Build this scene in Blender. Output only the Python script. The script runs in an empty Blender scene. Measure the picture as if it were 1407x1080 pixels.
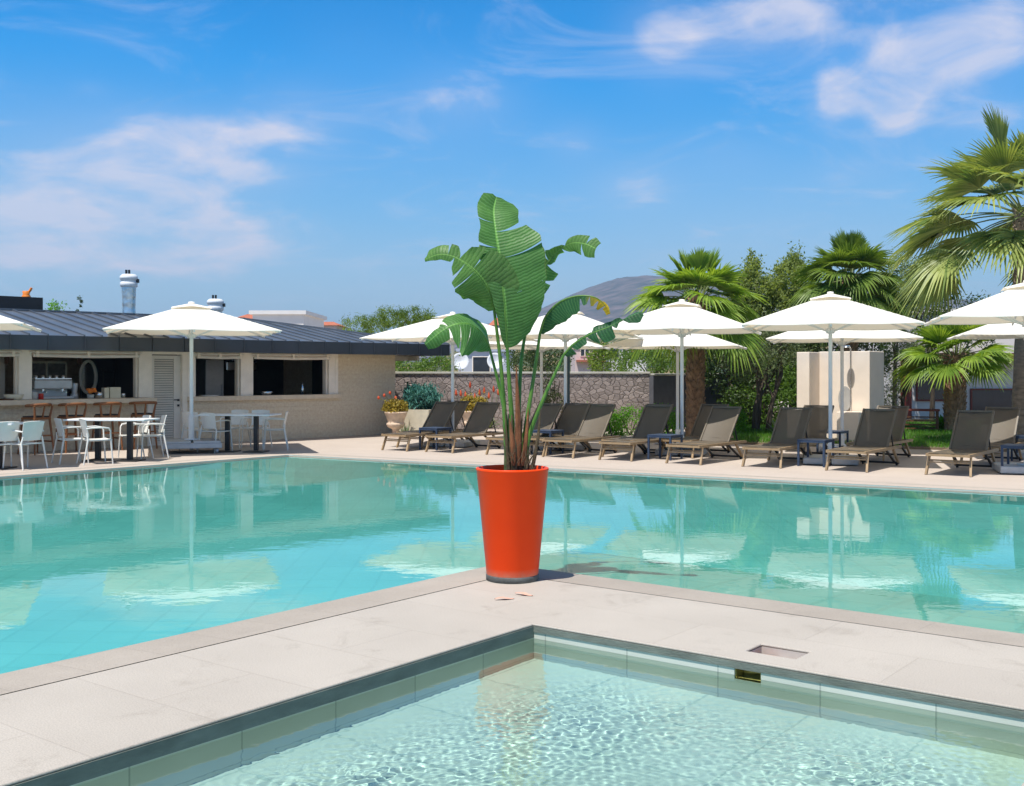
import bpy, bmesh, math, random
import numpy as np
from mathutils import Vector, Matrix, Euler
R = math.radians
PI = math.pi
sc = bpy.context.scene
COL = sc.collection

# ------------------------------------------------------------------ camera model (used to turn surveyed sight lines into metres)
F, CX, HY, EYE = 1524.0, 703.5, 511.0, 1.6
def G(x, y, z=0.0):
    Y = (EYE - z) * F / (y - HY)
    return Vector(((x - CX) * Y / F, Y, z))
def A(x, y, Y):
    return Vector(((x - CX) * Y / F, Y, EYE - (y - HY) * Y / F))
def GX(x, Y, z=0.0):
    return Vector(((x - CX) * Y / F, Y, z))

# ------------------------------------------------------------------ mesh builder
class MB:
    def __init__(s):
        s.v = []; s.f = []; s.uv = None; s.sm = []
    def add(s, vs, fs, smooth=False, M=None):
        o = len(s.v)
        for p in vs:
            p = Vector(p)
            if M is not None: p = M @ p
            s.v.append(tuple(p))
        for q in fs:
            s.f.append(tuple(i + o for i in q)); s.sm.append(smooth)
        return s
    def box(s, c, d, rz=0.0, M=None, bev=0.0):
        x, y, z = d[0]/2, d[1]/2, d[2]/2
        m = Matrix.Translation(Vector(c)) @ Matrix.Rotation(rz, 4, 'Z')
        if M is not None: m = M @ m
        if bev <= 0:
            vs = [(-x,-y,-z),(x,-y,-z),(x,y,-z),(-x,y,-z),(-x,-y,z),(x,-y,z),(x,y,z),(-x,y,z)]
            fs = [(0,3,2,1),(4,5,6,7),(0,1,5,4),(1,2,6,5),(2,3,7,6),(3,0,4,7)]
            return s.add(vs, fs, False, m)
        b = min(bev, x*.9, y*.9, z*.9)
        bm = bmesh.new(); bmesh.ops.create_cube(bm, size=1.0)
        for v in bm.verts: v.co = Vector((v.co.x*d[0], v.co.y*d[1], v.co.z*d[2]))
        bmesh.ops.bevel(bm, geom=list(bm.edges), offset=b, segments=2, affect='EDGES', profile=.5)
        bm.verts.index_update()
        s.add([v.co[:] for v in bm.verts], [[v.index for v in f.verts] for f in bm.faces], False, m)
        bm.free(); return s
    def tube(s, pts, rad, n=8, cap=True, M=None, smooth=True, flat=1.0):
        pts = [Vector(p) for p in pts]
        if not isinstance(rad, (list, tuple)): rad = [rad]*len(pts)
        vs = []; fs = []
        up = None
        for i, p in enumerate(pts):
            t = (pts[min(i+1, len(pts)-1)] - pts[max(i-1, 0)]).normalized()
            if up is None:
                up = Vector((0,0,1)) if abs(t.z) < .9 else Vector((0,1,0))
            a = t.cross(up)
            if a.length < 1e-5: a = t.cross(Vector((1,0,0)))
            a.normalize(); b = a.cross(t).normalized(); up = b
            for k in range(n):
                w = 2*PI*(k+.5)/n
                vs.append(p + a*(math.cos(w)*rad[i]) + b*(math.sin(w)*rad[i]*flat))
        for i in range(len(pts)-1):
            for k in range(n):
                k2 = (k+1) % n
                fs.append((i*n+k, i*n+k2, (i+1)*n+k2, (i+1)*n+k))
        s.add(vs, fs, smooth, M)
        if cap:
            o = len(pts)-1
            s.add(vs[:n], [tuple(range(n))], False, M)
            s.add(vs[o*n:o*n+n], [tuple(reversed(range(n)))], False, M)
        return s
    def bar(s, p, q, w, h=None, M=None):
        """square bar from p to q"""
        p = Vector(p); q = Vector(q); h = h or w
        t = (q-p).normalized(); up = Vector((0,0,1)) if abs(t.z) < .95 else Vector((0,1,0))
        a = t.cross(up).normalized()*(w/2); b = a.cross(t).normalized()*(h/2)
        vs = [p-a-b, p+a-b, p+a+b, p-a+b, q-a-b, q+a-b, q+a+b, q-a+b]
        return s.add(vs, [(0,3,2,1),(4,5,6,7),(0,1,5,4),(1,2,6,5),(2,3,7,6),(3,0,4,7)], False, M)
    def lathe(s, prof, c=(0,0,0), n=32, M=None, smooth=True):
        vs = []; fs = []
        for r, z in prof:
            for k in range(n):
                w = 2*PI*k/n
                vs.append((c[0]+r*math.cos(w), c[1]+r*math.sin(w), c[2]+z))
        for i in range(len(prof)-1):
            for k in range(n):
                k2 = (k+1) % n
                fs.append((i*n+k, i*n+k2, (i+1)*n+k2, (i+1)*n+k))
        return s.add(vs, fs, smooth, M)
    def disc(s, c, r, n=32, M=None, flip=False):
        vs = [(c[0]+r*math.cos(2*PI*k/n), c[1]+r*math.sin(2*PI*k/n), c[2]) for k in range(n)]
        f = tuple(range(n)); return s.add(vs, [f[::-1] if flip else f], False, M)
    def poly(s, pts, M=None):
        return s.add(pts, [tuple(range(len(pts)))], False, M)
    def prism(s, pts, z0, z1, M=None):
        n = len(pts)
        vs = [(p[0],p[1],z0) for p in pts] + [(p[0],p[1],z1) for p in pts]
        fs = [tuple(reversed(range(n))), tuple(range(n,2*n))] + [(i,(i+1)%n,n+(i+1)%n,n+i) for i in range(n)]
        return s.add(vs, fs, False, M)
    def grid(s, fn, nu, nv, smooth=True, M=None):
        vs = [fn(i/nu, j/nv) for j in range(nv+1) for i in range(nu+1)]
        fs = [(j*(nu+1)+i, j*(nu+1)+i+1, (j+1)*(nu+1)+i+1, (j+1)*(nu+1)+i) for j in range(nv) for i in range(nu)]
        return s.add(vs, fs, smooth, M)
    def quads(s, V):
        """V: (n,4,3) array of loose quads"""
        o = len(s.v); n = len(V)
        s.v.extend(map(tuple, V.reshape(-1,3).tolist()))
        s.f.extend((o+4*i, o+4*i+1, o+4*i+2, o+4*i+3) for i in range(n)); s.sm.extend([False]*n)
        return s
    def build(s, name, mat, parent=None, recalc=False):
        me = bpy.data.meshes.new(name)
        me.from_pydata(s.v, [], s.f)
        me.polygons.foreach_set('use_smooth', s.sm)
        if s.uv:
            ul = me.uv_layers.new(name='UVMap')
            li = np.zeros(len(me.loops), dtype=np.int32); me.loops.foreach_get('vertex_index', li)
            ul.data.foreach_set('uv', np.array(s.uv, dtype=np.float32)[li].ravel())
        if recalc:
            bm = bmesh.new(); bm.from_mesh(me); bmesh.ops.recalc_face_normals(bm, faces=bm.faces); bm.to_mesh(me); bm.free()
        me.validate(); me.update()
        me.materials.append(mat)
        o = bpy.data.objects.new(name, me); COL.objects.link(o)
        if parent is not None: o.parent = parent
        return o

def tag(o, label=None, cat=None, group=None, kind=None):
    if label: o['label'] = label
    if cat: o['category'] = cat
    if group: o['group'] = group
    if kind: o['kind'] = kind
    return o
def thing(name, label, cat, loc=(0,0,0), rz=0.0, group=None):
    o = bpy.data.objects.new(name, None); COL.objects.link(o)
    o.empty_display_size = .1
    o.location = loc; o.rotation_euler = (0,0,rz)
    return tag(o, label, cat, group)
def struct(mb, name, mat, kind='structure', **k):
    o = mb.build(name, mat, **k); o['kind'] = kind; return o
def dup(root, loc, rz, label, scale=None):
    r = root.copy(); COL.objects.link(r); r.location = loc; r.rotation_euler = (0,0,rz)
    if scale: r.scale = scale
    r['label'] = label
    for ch in list(root.children):
        c = ch.copy(); COL.objects.link(c); c.parent = r
        for g in list(ch.children):
            d = g.copy(); COL.objects.link(d); d.parent = c
    return r

# ------------------------------------------------------------------ materials
def newmat(name):
    m = bpy.data.materials.new(name); m.use_nodes = True
    nt = m.node_tree; nt.nodes.clear()
    out = nt.nodes.new('ShaderNodeOutputMaterial')
    return m, nt, out
def N(nt, typ, **k):
    n = nt.nodes.new(typ)
    for a, b in k.items():
        if a.startswith('_'): setattr(n, a[1:], b)
        else: n.inputs[a.replace('__',' ')].default_value = b
    return n
def L(nt, a, b): nt.links.new(a, b)
def ramp(nt, stops):
    n = nt.nodes.new('ShaderNodeValToRGB'); e = n.color_ramp.elements
    while len(e) < len(stops): e.new(.5)
    for el, (p, c) in zip(e, stops):
        el.position = p; el.color = (*c, 1) if len(c) == 3 else c
    return n
def mixc(nt, fac, a, b, mode='MIX'):
    n = nt.nodes.new('ShaderNodeMix'); n.data_type = 'RGBA'; n.blend_type = mode
    for sock, val in ((n.inputs[0], fac), (n.inputs[6], a), (n.inputs[7], b)):
        if hasattr(val, 'is_output'): L(nt, val, sock)
        else: sock.default_value = (val if isinstance(val, (int, float)) else (*val, 1) if len(val) == 3 else val)
    return n.outputs[2]
def mth(nt, op, a, b=None, c=None, clamp=False):
    n = nt.nodes.new('ShaderNodeMath'); n.operation = op; n.use_clamp = clamp
    for i, v in enumerate((a, b, c)):
        if v is None: continue
        if hasattr(v, 'is_output'): L(nt, v, n.inputs[i])
        else: n.inputs[i].default_value = v
    return n.outputs[0]
def noise(nt, vec, scale, detail=4, rough=.55, dist=0.0):
    n = N(nt, 'ShaderNodeTexNoise', Scale=scale, Detail=detail, Roughness=rough, Distortion=dist)
    if vec is not None: L(nt, vec, n.inputs['Vector'])
    return n
def pm(name, col, rough=.6, var=.15, scale=4.0, bump=0.0, bscale=60.0, metal=0.0, spec=.4, col2=None, detail=5, coat=0, stretch=None):
    m, nt, out = newmat(name)
    p = N(nt, 'ShaderNodeBsdfPrincipled', Roughness=rough, Metallic=metal)
    p.inputs['Specular IOR Level'].default_value = spec
    p.inputs['Coat Weight'].default_value = coat
    tc = N(nt, 'ShaderNodeTexCoord'); vec = tc.outputs['Object']
    if stretch:
        mp = N(nt, 'ShaderNodeMapping'); mp.inputs['Scale'].default_value = stretch; L(nt, vec, mp.inputs[0]); vec = mp.outputs[0]
    n = noise(nt, vec, scale, detail)
    c2 = col2 or tuple(min(1, c*(1+var)) for c in col)
    c1 = col if col2 else tuple(c*(1-var) for c in col)
    r = ramp(nt, [(.3, c1), (.7, c2)]); L(nt, n.outputs[0], r.inputs[0])
    L(nt, r.outputs[0], p.inputs['Base Color'])
    if rough > .2:
        rr = N(nt, 'ShaderNodeMapRange'); rr.inputs[3].default_value = max(0, rough-.1); rr.inputs[4].default_value = min(1, rough+.1)
        L(nt, n.outputs[0], rr.inputs[0]); L(nt, rr.outputs[0], p.inputs['Roughness'])
    if bump:
        n2 = noise(nt, vec, bscale, 4)
        b = N(nt, 'ShaderNodeBump', Strength=bump, Distance=.01); L(nt, n2.outputs[0], b.inputs['Height'])
        L(nt, b.outputs[0], p.inputs['Normal'])
    L(nt, p.outputs[0], out.inputs[0])
    return m
def foliage(name, c1, c2, trans=.35, rough=.5, c3=None, spec=.3):
    m, nt, out = newmat(name)
    g = N(nt, 'ShaderNodeNewGeometry')
    tc = N(nt, 'ShaderNodeTexCoord')
    n = noise(nt, tc.outputs['Object'], 1.2, 3)
    f = mth(nt, 'ADD', mth(nt, 'MULTIPLY', g.outputs['Random Per Island'], .6), mth(nt, 'MULTIPLY_ADD', n.outputs[0], 1.2, -.4), clamp=True)
    r = ramp(nt, [(.1, c1), (.9, c2)] + ([(1.0, c3)] if c3 else [])); L(nt, f, r.inputs[0])
    p = N(nt, 'ShaderNodeBsdfPrincipled', Roughness=rough); p.inputs['Specular IOR Level'].default_value = spec
    L(nt, r.outputs[0], p.inputs['Base Color'])
    t = N(nt, 'ShaderNodeBsdfTranslucent')
    L(nt, mixc(nt, 1.0, r.outputs[0], (1.5, 1.45, .6), 'MULTIPLY'), t.inputs[0])
    mx = N(nt, 'ShaderNodeMixShader'); mx.inputs[0].default_value = trans
    L(nt, p.outputs[0], mx.inputs[1]); L(nt, t.outputs[0], mx.inputs[2]); L(nt, mx.outputs[0], out.inputs[0])
    return m

M = {}
M['white_metal'] = pm('white_metal', (.74,.76,.78), .35, .04, 6)
M['grey_metal'] = pm('grey_metal', (.42,.44,.47), .4, .1, 6, metal=.3)
M['white_plastic'] = pm('white_plastic', (.74,.73,.69), .4, .05, 6)
M['navy_metal'] = pm('navy_metal', (.035,.055,.10), .4, .2, 8)
M['black_metal'] = pm('black_metal', (.018,.019,.022), .45, .25, 8)
M['bronze_metal'] = pm('bronze_metal', (.36,.25,.14), .42, .15, 10, metal=.1)
M['dark_wood'] = pm('dark_wood', (.13,.055,.022), .5, .35, 5, stretch=(14,14,1.5), bump=.1, bscale=40)
M['stool_wood'] = pm('stool_wood', (.22,.085,.030), .42, .3, 5, stretch=(14,14,1.5))
M['table_white'] = pm('table_white', (.78,.79,.80), .3, .04, 3)
M['concrete'] = pm('concrete', (.46,.44,.38), .8, .12, 6, bump=.3, bscale=90)
M['base_white'] = pm('base_white', (.50,.50,.49), .6, .12, 9, bump=.15)
M['urn_stone'] = pm('urn_stone', (.62,.47,.35), .8, .18, 9, bump=.4, bscale=60)
M['planter_stone'] = pm('planter_stone', (.55,.50,.39), .8, .1, 7, bump=.2, bscale=60)
M['soil'] = pm('soil', (.035,.025,.018), .9, .4, 20, bump=.8, bscale=50)
M['frame_white'] = pm('frame_white', (.84,.77,.68), .5, .06, 5)
M['door_white'] = pm('door_white', (.72,.68,.62), .5, .05, 5)
M['roof_metal'] = pm('roof_metal', (.125,.14,.165), .38, .12, 1.5, metal=.35, spec=.5)
M['fascia_metal'] = pm('fascia_metal', (.050,.058,.072), .42, .18, 1.2, metal=.3)
M['dark_panel'] = pm('dark_panel', (.016,.018,.022), .5, .3, 3)
M['inner_wall'] = pm('inner_wall', (.80,.75,.67), .8, .06, 3)
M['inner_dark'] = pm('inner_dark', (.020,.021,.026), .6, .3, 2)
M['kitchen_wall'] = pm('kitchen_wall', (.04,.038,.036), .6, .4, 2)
M['counter'] = pm('counter', (.66,.55,.42), .45, .1, 8, bump=.1)
M['chrome'] = pm('chrome', (.62,.64,.66), .22, .05, 6, metal=.9)
M['foil'] = pm('foil', (.55,.62,.66), .3, .12, 9, metal=.8, bump=.9, bscale=14)
M['orange'] = pm('orange', (.80,.23,.03), .5, .1, 6)
M['red_plastic'] = pm('red_plastic', (.5,.03,.02), .4, .1, 6)
M['cream'] = pm('cream', (.70,.64,.50), .6, .08, 6)
M['mirror'] = pm('mirror', (.55,.58,.56), .08, .02, 3, metal=1)
M['picture'] = pm('picture', (.09,.08,.07), .5, .8, 7)
M['plaster_white'] = pm('plaster_white', (.72,.70,.68), .8, .05, 2, bump=.1)
M['plaster_pink'] = pm('plaster_pink', (.66,.52,.49), .8, .06, .5)
M['plaster_blue'] = pm('plaster_blue', (.40,.44,.52), .8, .06, .5)
M['tile_roof'] = pm('tile_roof', (.42,.13,.07), .8, .25, 3, bump=.4, bscale=8)
M['glass_dark'] = pm('glass_dark', (.03,.035,.045), .12, .3, 1, spec=.6)
M['rust_frame'] = pm('rust_frame', (.20,.04,.025), .5, .2, 5)
M['shower_stone'] = pm('shower_stone', (.80,.695,.585), .75, .06, 2.5, bump=.1)
M['shower_disc'] = pm('shower_disc', (.40,.39,.37), .5, .1, 7)
M['trunk_bark'] = pm('trunk_bark', (.075,.058,.042), .9, .4, 9, bump=1, bscale=25, stretch=(1,1,.3))
M['palm_bark'] = pm('palm_bark', (.31,.19,.12), .9, .5, 9, bump=1, bscale=22)
M['palm_bark_grey'] = pm('palm_bark_grey', (.25,.20,.155), .9, .35, 6, bump=1, bscale=16, stretch=(1,1,3))
M['blind'] = pm('blind', (.72,.69,.64), .8, .05, 5)
M['lamp_post'] = pm('lamp_post', (.05,.085,.11), .45, .2, 5)
M['earth'] = pm('earth', (.16,.12,.08), .9, .35, 1.2, bump=.5, bscale=20)
M['ground'] = pm('ground', (.20,.18,.12), .9, .35, .05, bump=.3, bscale=2)

# -- deck stone
def deck_mat(name, c1, c2, joint, bw, bh, rz=0, jw=.004, jstr=.55, stain=.35):
    m, nt, out = newmat(name)
    p = N(nt, 'ShaderNodeBsdfPrincipled', Roughness=.72); p.inputs['Specular IOR Level'].default_value = .3
    tc = N(nt, 'ShaderNodeTexCoord'); mp = N(nt, 'ShaderNodeMapping'); mp.inputs['Rotation'].default_value = (0,0,rz)
    L(nt, tc.outputs['Object'], mp.inputs[0]); vec = mp.outputs[0]
    br = N(nt, 'ShaderNodeTexBrick', Scale=1.0, Mortar__Size=jw, Mortar__Smooth=.6, Bias=0.0, Brick__Width=bw, Row__Height=bh)
    br.offset = .5
    L(nt, vec, br.inputs['Vector'])
    br.inputs['Color1'].default_value = (.35,.35,.35,1); br.inputs['Color2'].default_value = (.65,.65,.65,1)
    n1 = noise(nt, vec, .9, 5, .6); n2 = noise(nt, vec, 130, 3, .6); n3 = noise(nt, vec, 2.3, 7, .72, .8)
    f = mth(nt, 'ADD', mth(nt, 'MULTIPLY', n1.outputs[0], .72), mth(nt, 'MULTIPLY', br.outputs['Color'], .28))
    base = ramp(nt, [(.32, c1), (.68, c2)]); L(nt, f, base.inputs[0])
    sp = ramp(nt, [(.35, (.64,.64,.64)), (.6, (1.05,1.05,1.05))]); L(nt, n2.outputs[0], sp.inputs[0])
    c = mixc(nt, .55, base.outputs[0], sp.outputs[0], 'MULTIPLY')
    st = ramp(nt, [(.56, (0,0,0)), (.72, (1,1,1))]); L(nt, n3.outputs[0], st.inputs[0])
    c = mixc(nt, mth(nt, 'MULTIPLY', st.outputs[0], stain), c, tuple(x*.80 for x in joint))
    c = mixc(nt, mth(nt, 'MULTIPLY', br.outputs['Fac'], jstr), c, joint)
    L(nt, c, p.inputs['Base Color'])
    h = mth(nt, 'SUBTRACT', mth(nt, 'MULTIPLY', n2.outputs[0], .2), br.outputs['Fac'])
    b = N(nt, 'ShaderNodeBump', Strength=.35, Distance=.004); L(nt, h, b.inputs['Height']); L(nt, b.outputs[0], p.inputs['Normal'])
    L(nt, p.outputs[0], out.inputs[0])
    return m
M['deck'] = deck_mat('deck_stone', (.405,.365,.318), (.468,.425,.372), (.30,.26,.215), 1.35, .62, 0, .006, .15, .45)
M['deck_far'] = deck_mat('deck_far_stone', (.445,.378,.325), (.50,.43,.373), (.33,.28,.24), 1.2, .6, R(37), .005, .4, .15)
M['coping'] = deck_mat('coping_stone', (.33,.288,.243), (.42,.372,.318), (.26,.23,.20), .9, .45, 0, .004, .35, .2)
M['groove'] = pm('groove_dark', (.01,.009,.008), .8, .2, 10)
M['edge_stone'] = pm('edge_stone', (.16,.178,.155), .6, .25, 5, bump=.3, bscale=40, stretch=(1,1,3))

def tile_mat(name, c1, c2, size, joint, rough=.5, jm=.05, wall=False):
    m, nt, out = newmat(name)
    p = N(nt, 'ShaderNodeBsdfPrincipled', Roughness=rough)
    tc = N(nt, 'ShaderNodeTexCoord')
    g = N(nt, 'ShaderNodeNewGeometry')
    br = N(nt, 'ShaderNodeTexBrick', Scale=1.0, Mortar__Size=size*jm, Brick__Width=size, Row__Height=size); br.offset = 0
    sx = N(nt, 'ShaderNodeSeparateXYZ'); L(nt, tc.outputs['Object'], sx.inputs[0])
    cb = N(nt, 'ShaderNodeCombineXYZ')
    if wall:
        L(nt, mth(nt, 'ADD', sx.outputs[0], sx.outputs[1]), cb.inputs[0]); L(nt, mth(nt, 'ADD', sx.outputs[2], 5.3), cb.inputs[1])
    else: L(nt, sx.outputs[0], cb.inputs[0]); L(nt, sx.outputs[1], cb.inputs[1])
    # L(nt, mth(nt, 'ADD', sx.outputs[1], sx.outputs[2]), cb.inputs[1])
    L(nt, cb.outputs[0], br.inputs['Vector'])
    br.inputs['Color1'].default_value = (*c1,1); br.inputs['Color2'].default_value = (*c2,1); br.inputs['Mortar'].default_value = (*joint,1)
    n = noise(nt, tc.outputs['Object'], 1.1, 4)
    c = mixc(nt, .35, br.outputs['Color'], n.outputs[0], 'OVERLAY')
    L(nt, c, p.inputs['Base Color']); L(nt, p.outputs[0], out.inputs[0])
    return m
M['pool_tile'] = tile_mat('pool_tile', (.56,.66,.64), (.60,.70,.68), .30, (.53,.63,.61))
M['ledge_tile'] = tile_mat('ledge_tile', (.56,.60,.55), (.60,.64,.59), .45, (.52,.56,.51))
M['wall_tile'] = tile_mat('wall_tile', (.56,.58,.52), (.62,.64,.57), .60, (.38,.41,.37), jm=.008, wall=True)
M['spa_tile'] = tile_mat('spa_tile', (.58,.62,.57), (.64,.68,.62), .60, (.46,.52,.48), jm=.012)

def water(name, tint, layers, ior=1.333):
    """dielectric water: Fresnel mix of mirror reflection and refraction; layers = [(scale, strength, stretch)] of small waves"""
    m, nt, out = newmat(name)
    tc = N(nt, 'ShaderNodeTexCoord')
    h = None
    for s, k, st in layers:
        mp = N(nt, 'ShaderNodeMapping'); mp.inputs['Scale'].default_value = st; mp.inputs['Rotation'].default_value = (0,0,R(25*s % 50))
        L(nt, tc.outputs['Object'], mp.inputs[0])
        n = noise(nt, mp.outputs[0], s, 3, .5, .3)
        t = mth(nt, 'MULTIPLY', n.outputs[0], k)
        h = t if h is None else mth(nt, 'ADD', h, t)
    fr = N(nt, 'ShaderNodeFresnel', IOR=ior); gl = N(nt, 'ShaderNodeBsdfGlossy', Roughness=0.0); rf = N(nt, 'ShaderNodeBsdfRefraction', Roughness=0.0, IOR=ior)
    gl.inputs['Color'].default_value = (1,1,1,1); rf.inputs['Color'].default_value = (*tint,1)
    if h is not None:
        b = N(nt, 'ShaderNodeBump', Strength=1.0, Distance=1.0); L(nt, h, b.inputs['Height'])
        for q in (fr, gl, rf): L(nt, b.outputs[0], q.inputs['Normal'])
    mx = N(nt, 'ShaderNodeMixShader'); L(nt, fr.outputs[0], mx.inputs[0]); L(nt, rf.outputs[0], mx.inputs[1]); L(nt, gl.outputs[0], mx.inputs[2])
    L(nt, mx.outputs[0], out.inputs[0])
    return m
M['pool_water'] = water('pool_water', (.48,.96,.91), [(1.0,.0010,(1,1,1)), (3.2,.0008,(1,1.5,1)), (8,.00034,(1,1.3,1))])
M['spa_water'] = water('spa_water', (.82,.985,.94), [(26,.00015,(1,1,1))])

def stone_wall_mat(name, c1, c2, joint, scale=2.6):
    m, nt, out = newmat(name)
    p = N(nt, 'ShaderNodeBsdfPrincipled', Roughness=.85)
    tc = N(nt, 'ShaderNodeTexCoord'); mp = N(nt, 'ShaderNodeMapping'); mp.inputs['Scale'].default_value = (1,1,1.35)
    nz = noise(nt, tc.outputs['Object'], 3, 3)
    add = N(nt, 'ShaderNodeVectorMath', _operation='MULTIPLY_ADD'); L(nt, nz.outputs[1], add.inputs[0]); add.inputs[1].default_value = (.16,.16,.16); L(nt, tc.outputs['Object'], add.inputs[2])
    L(nt, add.outputs[0], mp.inputs[0])
    vd = N(nt, 'ShaderNodeTexVoronoi', _feature='DISTANCE_TO_EDGE', Scale=scale); vc = N(nt, 'ShaderNodeTexVoronoi', _feature='F1', Scale=scale)
    L(nt, mp.outputs[0], vd.inputs['Vector']); L(nt, mp.outputs[0], vc.inputs['Vector'])
    n2 = noise(nt, tc.outputs['Object'], 14, 5, .65)
    sep = N(nt, 'ShaderNodeSeparateColor'); L(nt, vc.outputs['Color'], sep.inputs[0])
    f = mth(nt, 'ADD', mth(nt, 'MULTIPLY', sep.outputs[0], .6), mth(nt, 'MULTIPLY', n2.outputs[0], .5))
    r = ramp(nt, [(.2, c1), (.9, c2)]); L(nt, f, r.inputs[0])
    j = ramp(nt, [(.0, (1,1,1)), (.035, (0,0,0))]); L(nt, vd.outputs['Distance'], j.inputs[0])
    L(nt, mixc(nt, mth(nt, 'MULTIPLY', j.outputs[0], .8), r.outputs[0], joint), p.inputs['Base Color'])
    hh = mth(nt, 'ADD', mth(nt, 'MINIMUM', vd.outputs['Distance'], .08), mth(nt, 'MULTIPLY', n2.outputs[0], .07))
    b = N(nt, 'ShaderNodeBump', Strength=1.0, Distance=.35); L(nt, hh, b.inputs['Height']); L(nt, b.outputs[0], p.inputs['Normal'])
    L(nt, p.outputs[0], out.inputs[0]); return m
M['stone_wall'] = stone_wall_mat('stone_wall', (.20,.165,.150), (.36,.30,.275), (.17,.14,.125), 5.6)

def sandstone_mat(name, c1, c2, joint):
    m, nt, out = newmat(name)
    p = N(nt, 'ShaderNodeBsdfPrincipled', Roughness=.85)
    tc = N(nt, 'ShaderNodeTexCoord'); sx = N(nt, 'ShaderNodeSeparateXYZ'); L(nt, tc.outputs['Object'], sx.inputs[0])
    cb = N(nt, 'ShaderNodeCombineXYZ'); L(nt, mth(nt, 'ADD', sx.outputs[0], sx.outputs[1]), cb.inputs[0]); L(nt, sx.outputs[2], cb.inputs[1])
    br = N(nt, 'ShaderNodeTexBrick', Scale=1.0, Mortar__Size=.007, Mortar__Smooth=.5, Brick__Width=.42, Row__Height=.11); L(nt, cb.outputs[0], br.inputs['Vector'])
    br.inputs['Color1'].default_value = (*c1,1); br.inputs['Color2'].default_value = (*c2,1); br.inputs['Mortar'].default_value = (*joint,1)
    n = noise(nt, tc.outputs['Object'], 16, 5, .65)
    c = mixc(nt, .5, br.outputs['Color'], n.outputs[0], 'OVERLAY'); L(nt, c, p.inputs['Base Color'])
    b = N(nt, 'ShaderNodeBump', Strength=.45, Distance=.012); L(nt, mth(nt, 'SUBTRACT', mth(nt, 'MULTIPLY', n.outputs[0], 1.2), br.outputs['Fac']), b.inputs['Height']); L(nt, b.outputs[0], p.inputs['Normal'])
    L(nt, p.outputs[0], out.inputs[0]); return m
M['sandstone'] = sandstone_mat('sandstone', (.63,.53,.395), (.65,.55,.412), (.615,.515,.382))

def fabric_mat(name, col, trans):
    m, nt, out = newmat(name)
    tc = N(nt, 'ShaderNodeTexCoord'); n = noise(nt, tc.outputs['Object'], 2.5, 4)
    r = ramp(nt, [(.3, tuple(c*.96 for c in col)), (.7, col)]); L(nt, n.outputs[0], r.inputs[0])
    d = N(nt, 'ShaderNodeBsdfDiffuse'); t = N(nt, 'ShaderNodeBsdfTranslucent')
    L(nt, r.outputs[0], d.inputs[0]); t.inputs[0].default_value = (.86,.74,.54,1)
    b = N(nt, 'ShaderNodeBump', Strength=.25, Distance=.03); n2 = noise(nt, tc.outputs['Object'], 1.6, 3, .5, .6); L(nt, n2.outputs[0], b.inputs['Height'])
    L(nt, b.outputs[0], d.inputs['Normal'])
    mx = N(nt, 'ShaderNodeMixShader'); mx.inputs[0].default_value = trans; L(nt, d.outputs[0], mx.inputs[1]); L(nt, t.outputs[0], mx.inputs[2]); L(nt, mx.outputs[0], out.inputs[0])
    return m
M['canopy'] = fabric_mat('canopy_fabric', (.90,.885,.83), .27)
def sling_mat():
    m, nt, out = newmat('sling_mesh')
    tc = N(nt, 'ShaderNodeTexCoord'); n = noise(nt, tc.outputs['Object'], 4, 4)
    w = N(nt, 'ShaderNodeTexWave', Scale=60, Distortion=.5); L(nt, tc.outputs['Object'], w.inputs[0])
    r = ramp(nt, [(.2, (.095,.075,.052)), (.8, (.135,.108,.076))]); L(nt, mth(nt, 'ADD', mth(nt, 'MULTIPLY', n.outputs[0], .7), mth(nt, 'MULTIPLY', w.outputs['Fac'], .3)), r.inputs[0])
    p = N(nt, 'ShaderNodeBsdfPrincipled', Roughness=.6); L(nt, r.outputs[0], p.inputs['Base Color'])
    t = N(nt, 'ShaderNodeBsdfTransparent'); mx = N(nt, 'ShaderNodeMixShader'); mx.inputs[0].default_value = .20
    L(nt, p.outputs[0], mx.inputs[1]); L(nt, t.outputs[0], mx.inputs[2]); L(nt, mx.outputs[0], out.inputs[0]); return m
M['sling'] = sling_mat()
def pot_mat():
    m, nt, out = newmat('pot_orange')
    p = N(nt, 'ShaderNodeBsdfPrincipled', Roughness=.42); p.inputs['Specular IOR Level'].default_value = .2
    tc = N(nt, 'ShaderNodeTexCoord'); n = noise(nt, tc.outputs['Object'], 3, 6, .6)
    r = ramp(nt, [(.3, (.92,.058,.003)), (.7, (.96,.068,.004))]); L(nt, n.outputs[0], r.inputs[0])
    sx = N(nt, 'ShaderNodeSeparateXYZ'); L(nt, tc.outputs['Object'], sx.inputs[0])
    n2 = noise(nt, tc.outputs['Object'], 22, 5, .7)
    # scuffed band low down where the paint has worn
    lo = N(nt, 'ShaderNodeMapRange'); lo.inputs[1].default_value = .105; lo.inputs[2].default_value = .05; L(nt, sx.outputs[2], lo.inputs[0])
    dirt = mth(nt, 'MULTIPLY', mth(nt, 'MULTIPLY', lo.outputs[0], n2.outputs[0]), .9, clamp=True)
    L(nt, mixc(nt, dirt, r.outputs[0], (.55,.33,.22)), p.inputs['Base Color'])
    n3 = noise(nt, tc.outputs['Object'], 9, 3); b = N(nt, 'ShaderNodeBump', Strength=.12, Distance=.01); L(nt, n3.outputs[0], b.inputs['Height']); L(nt, b.outputs[0], p.inputs['Normal'])
    L(nt, p.outputs[0], out.inputs[0]); return m
M['pot'] = pot_mat()
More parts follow.
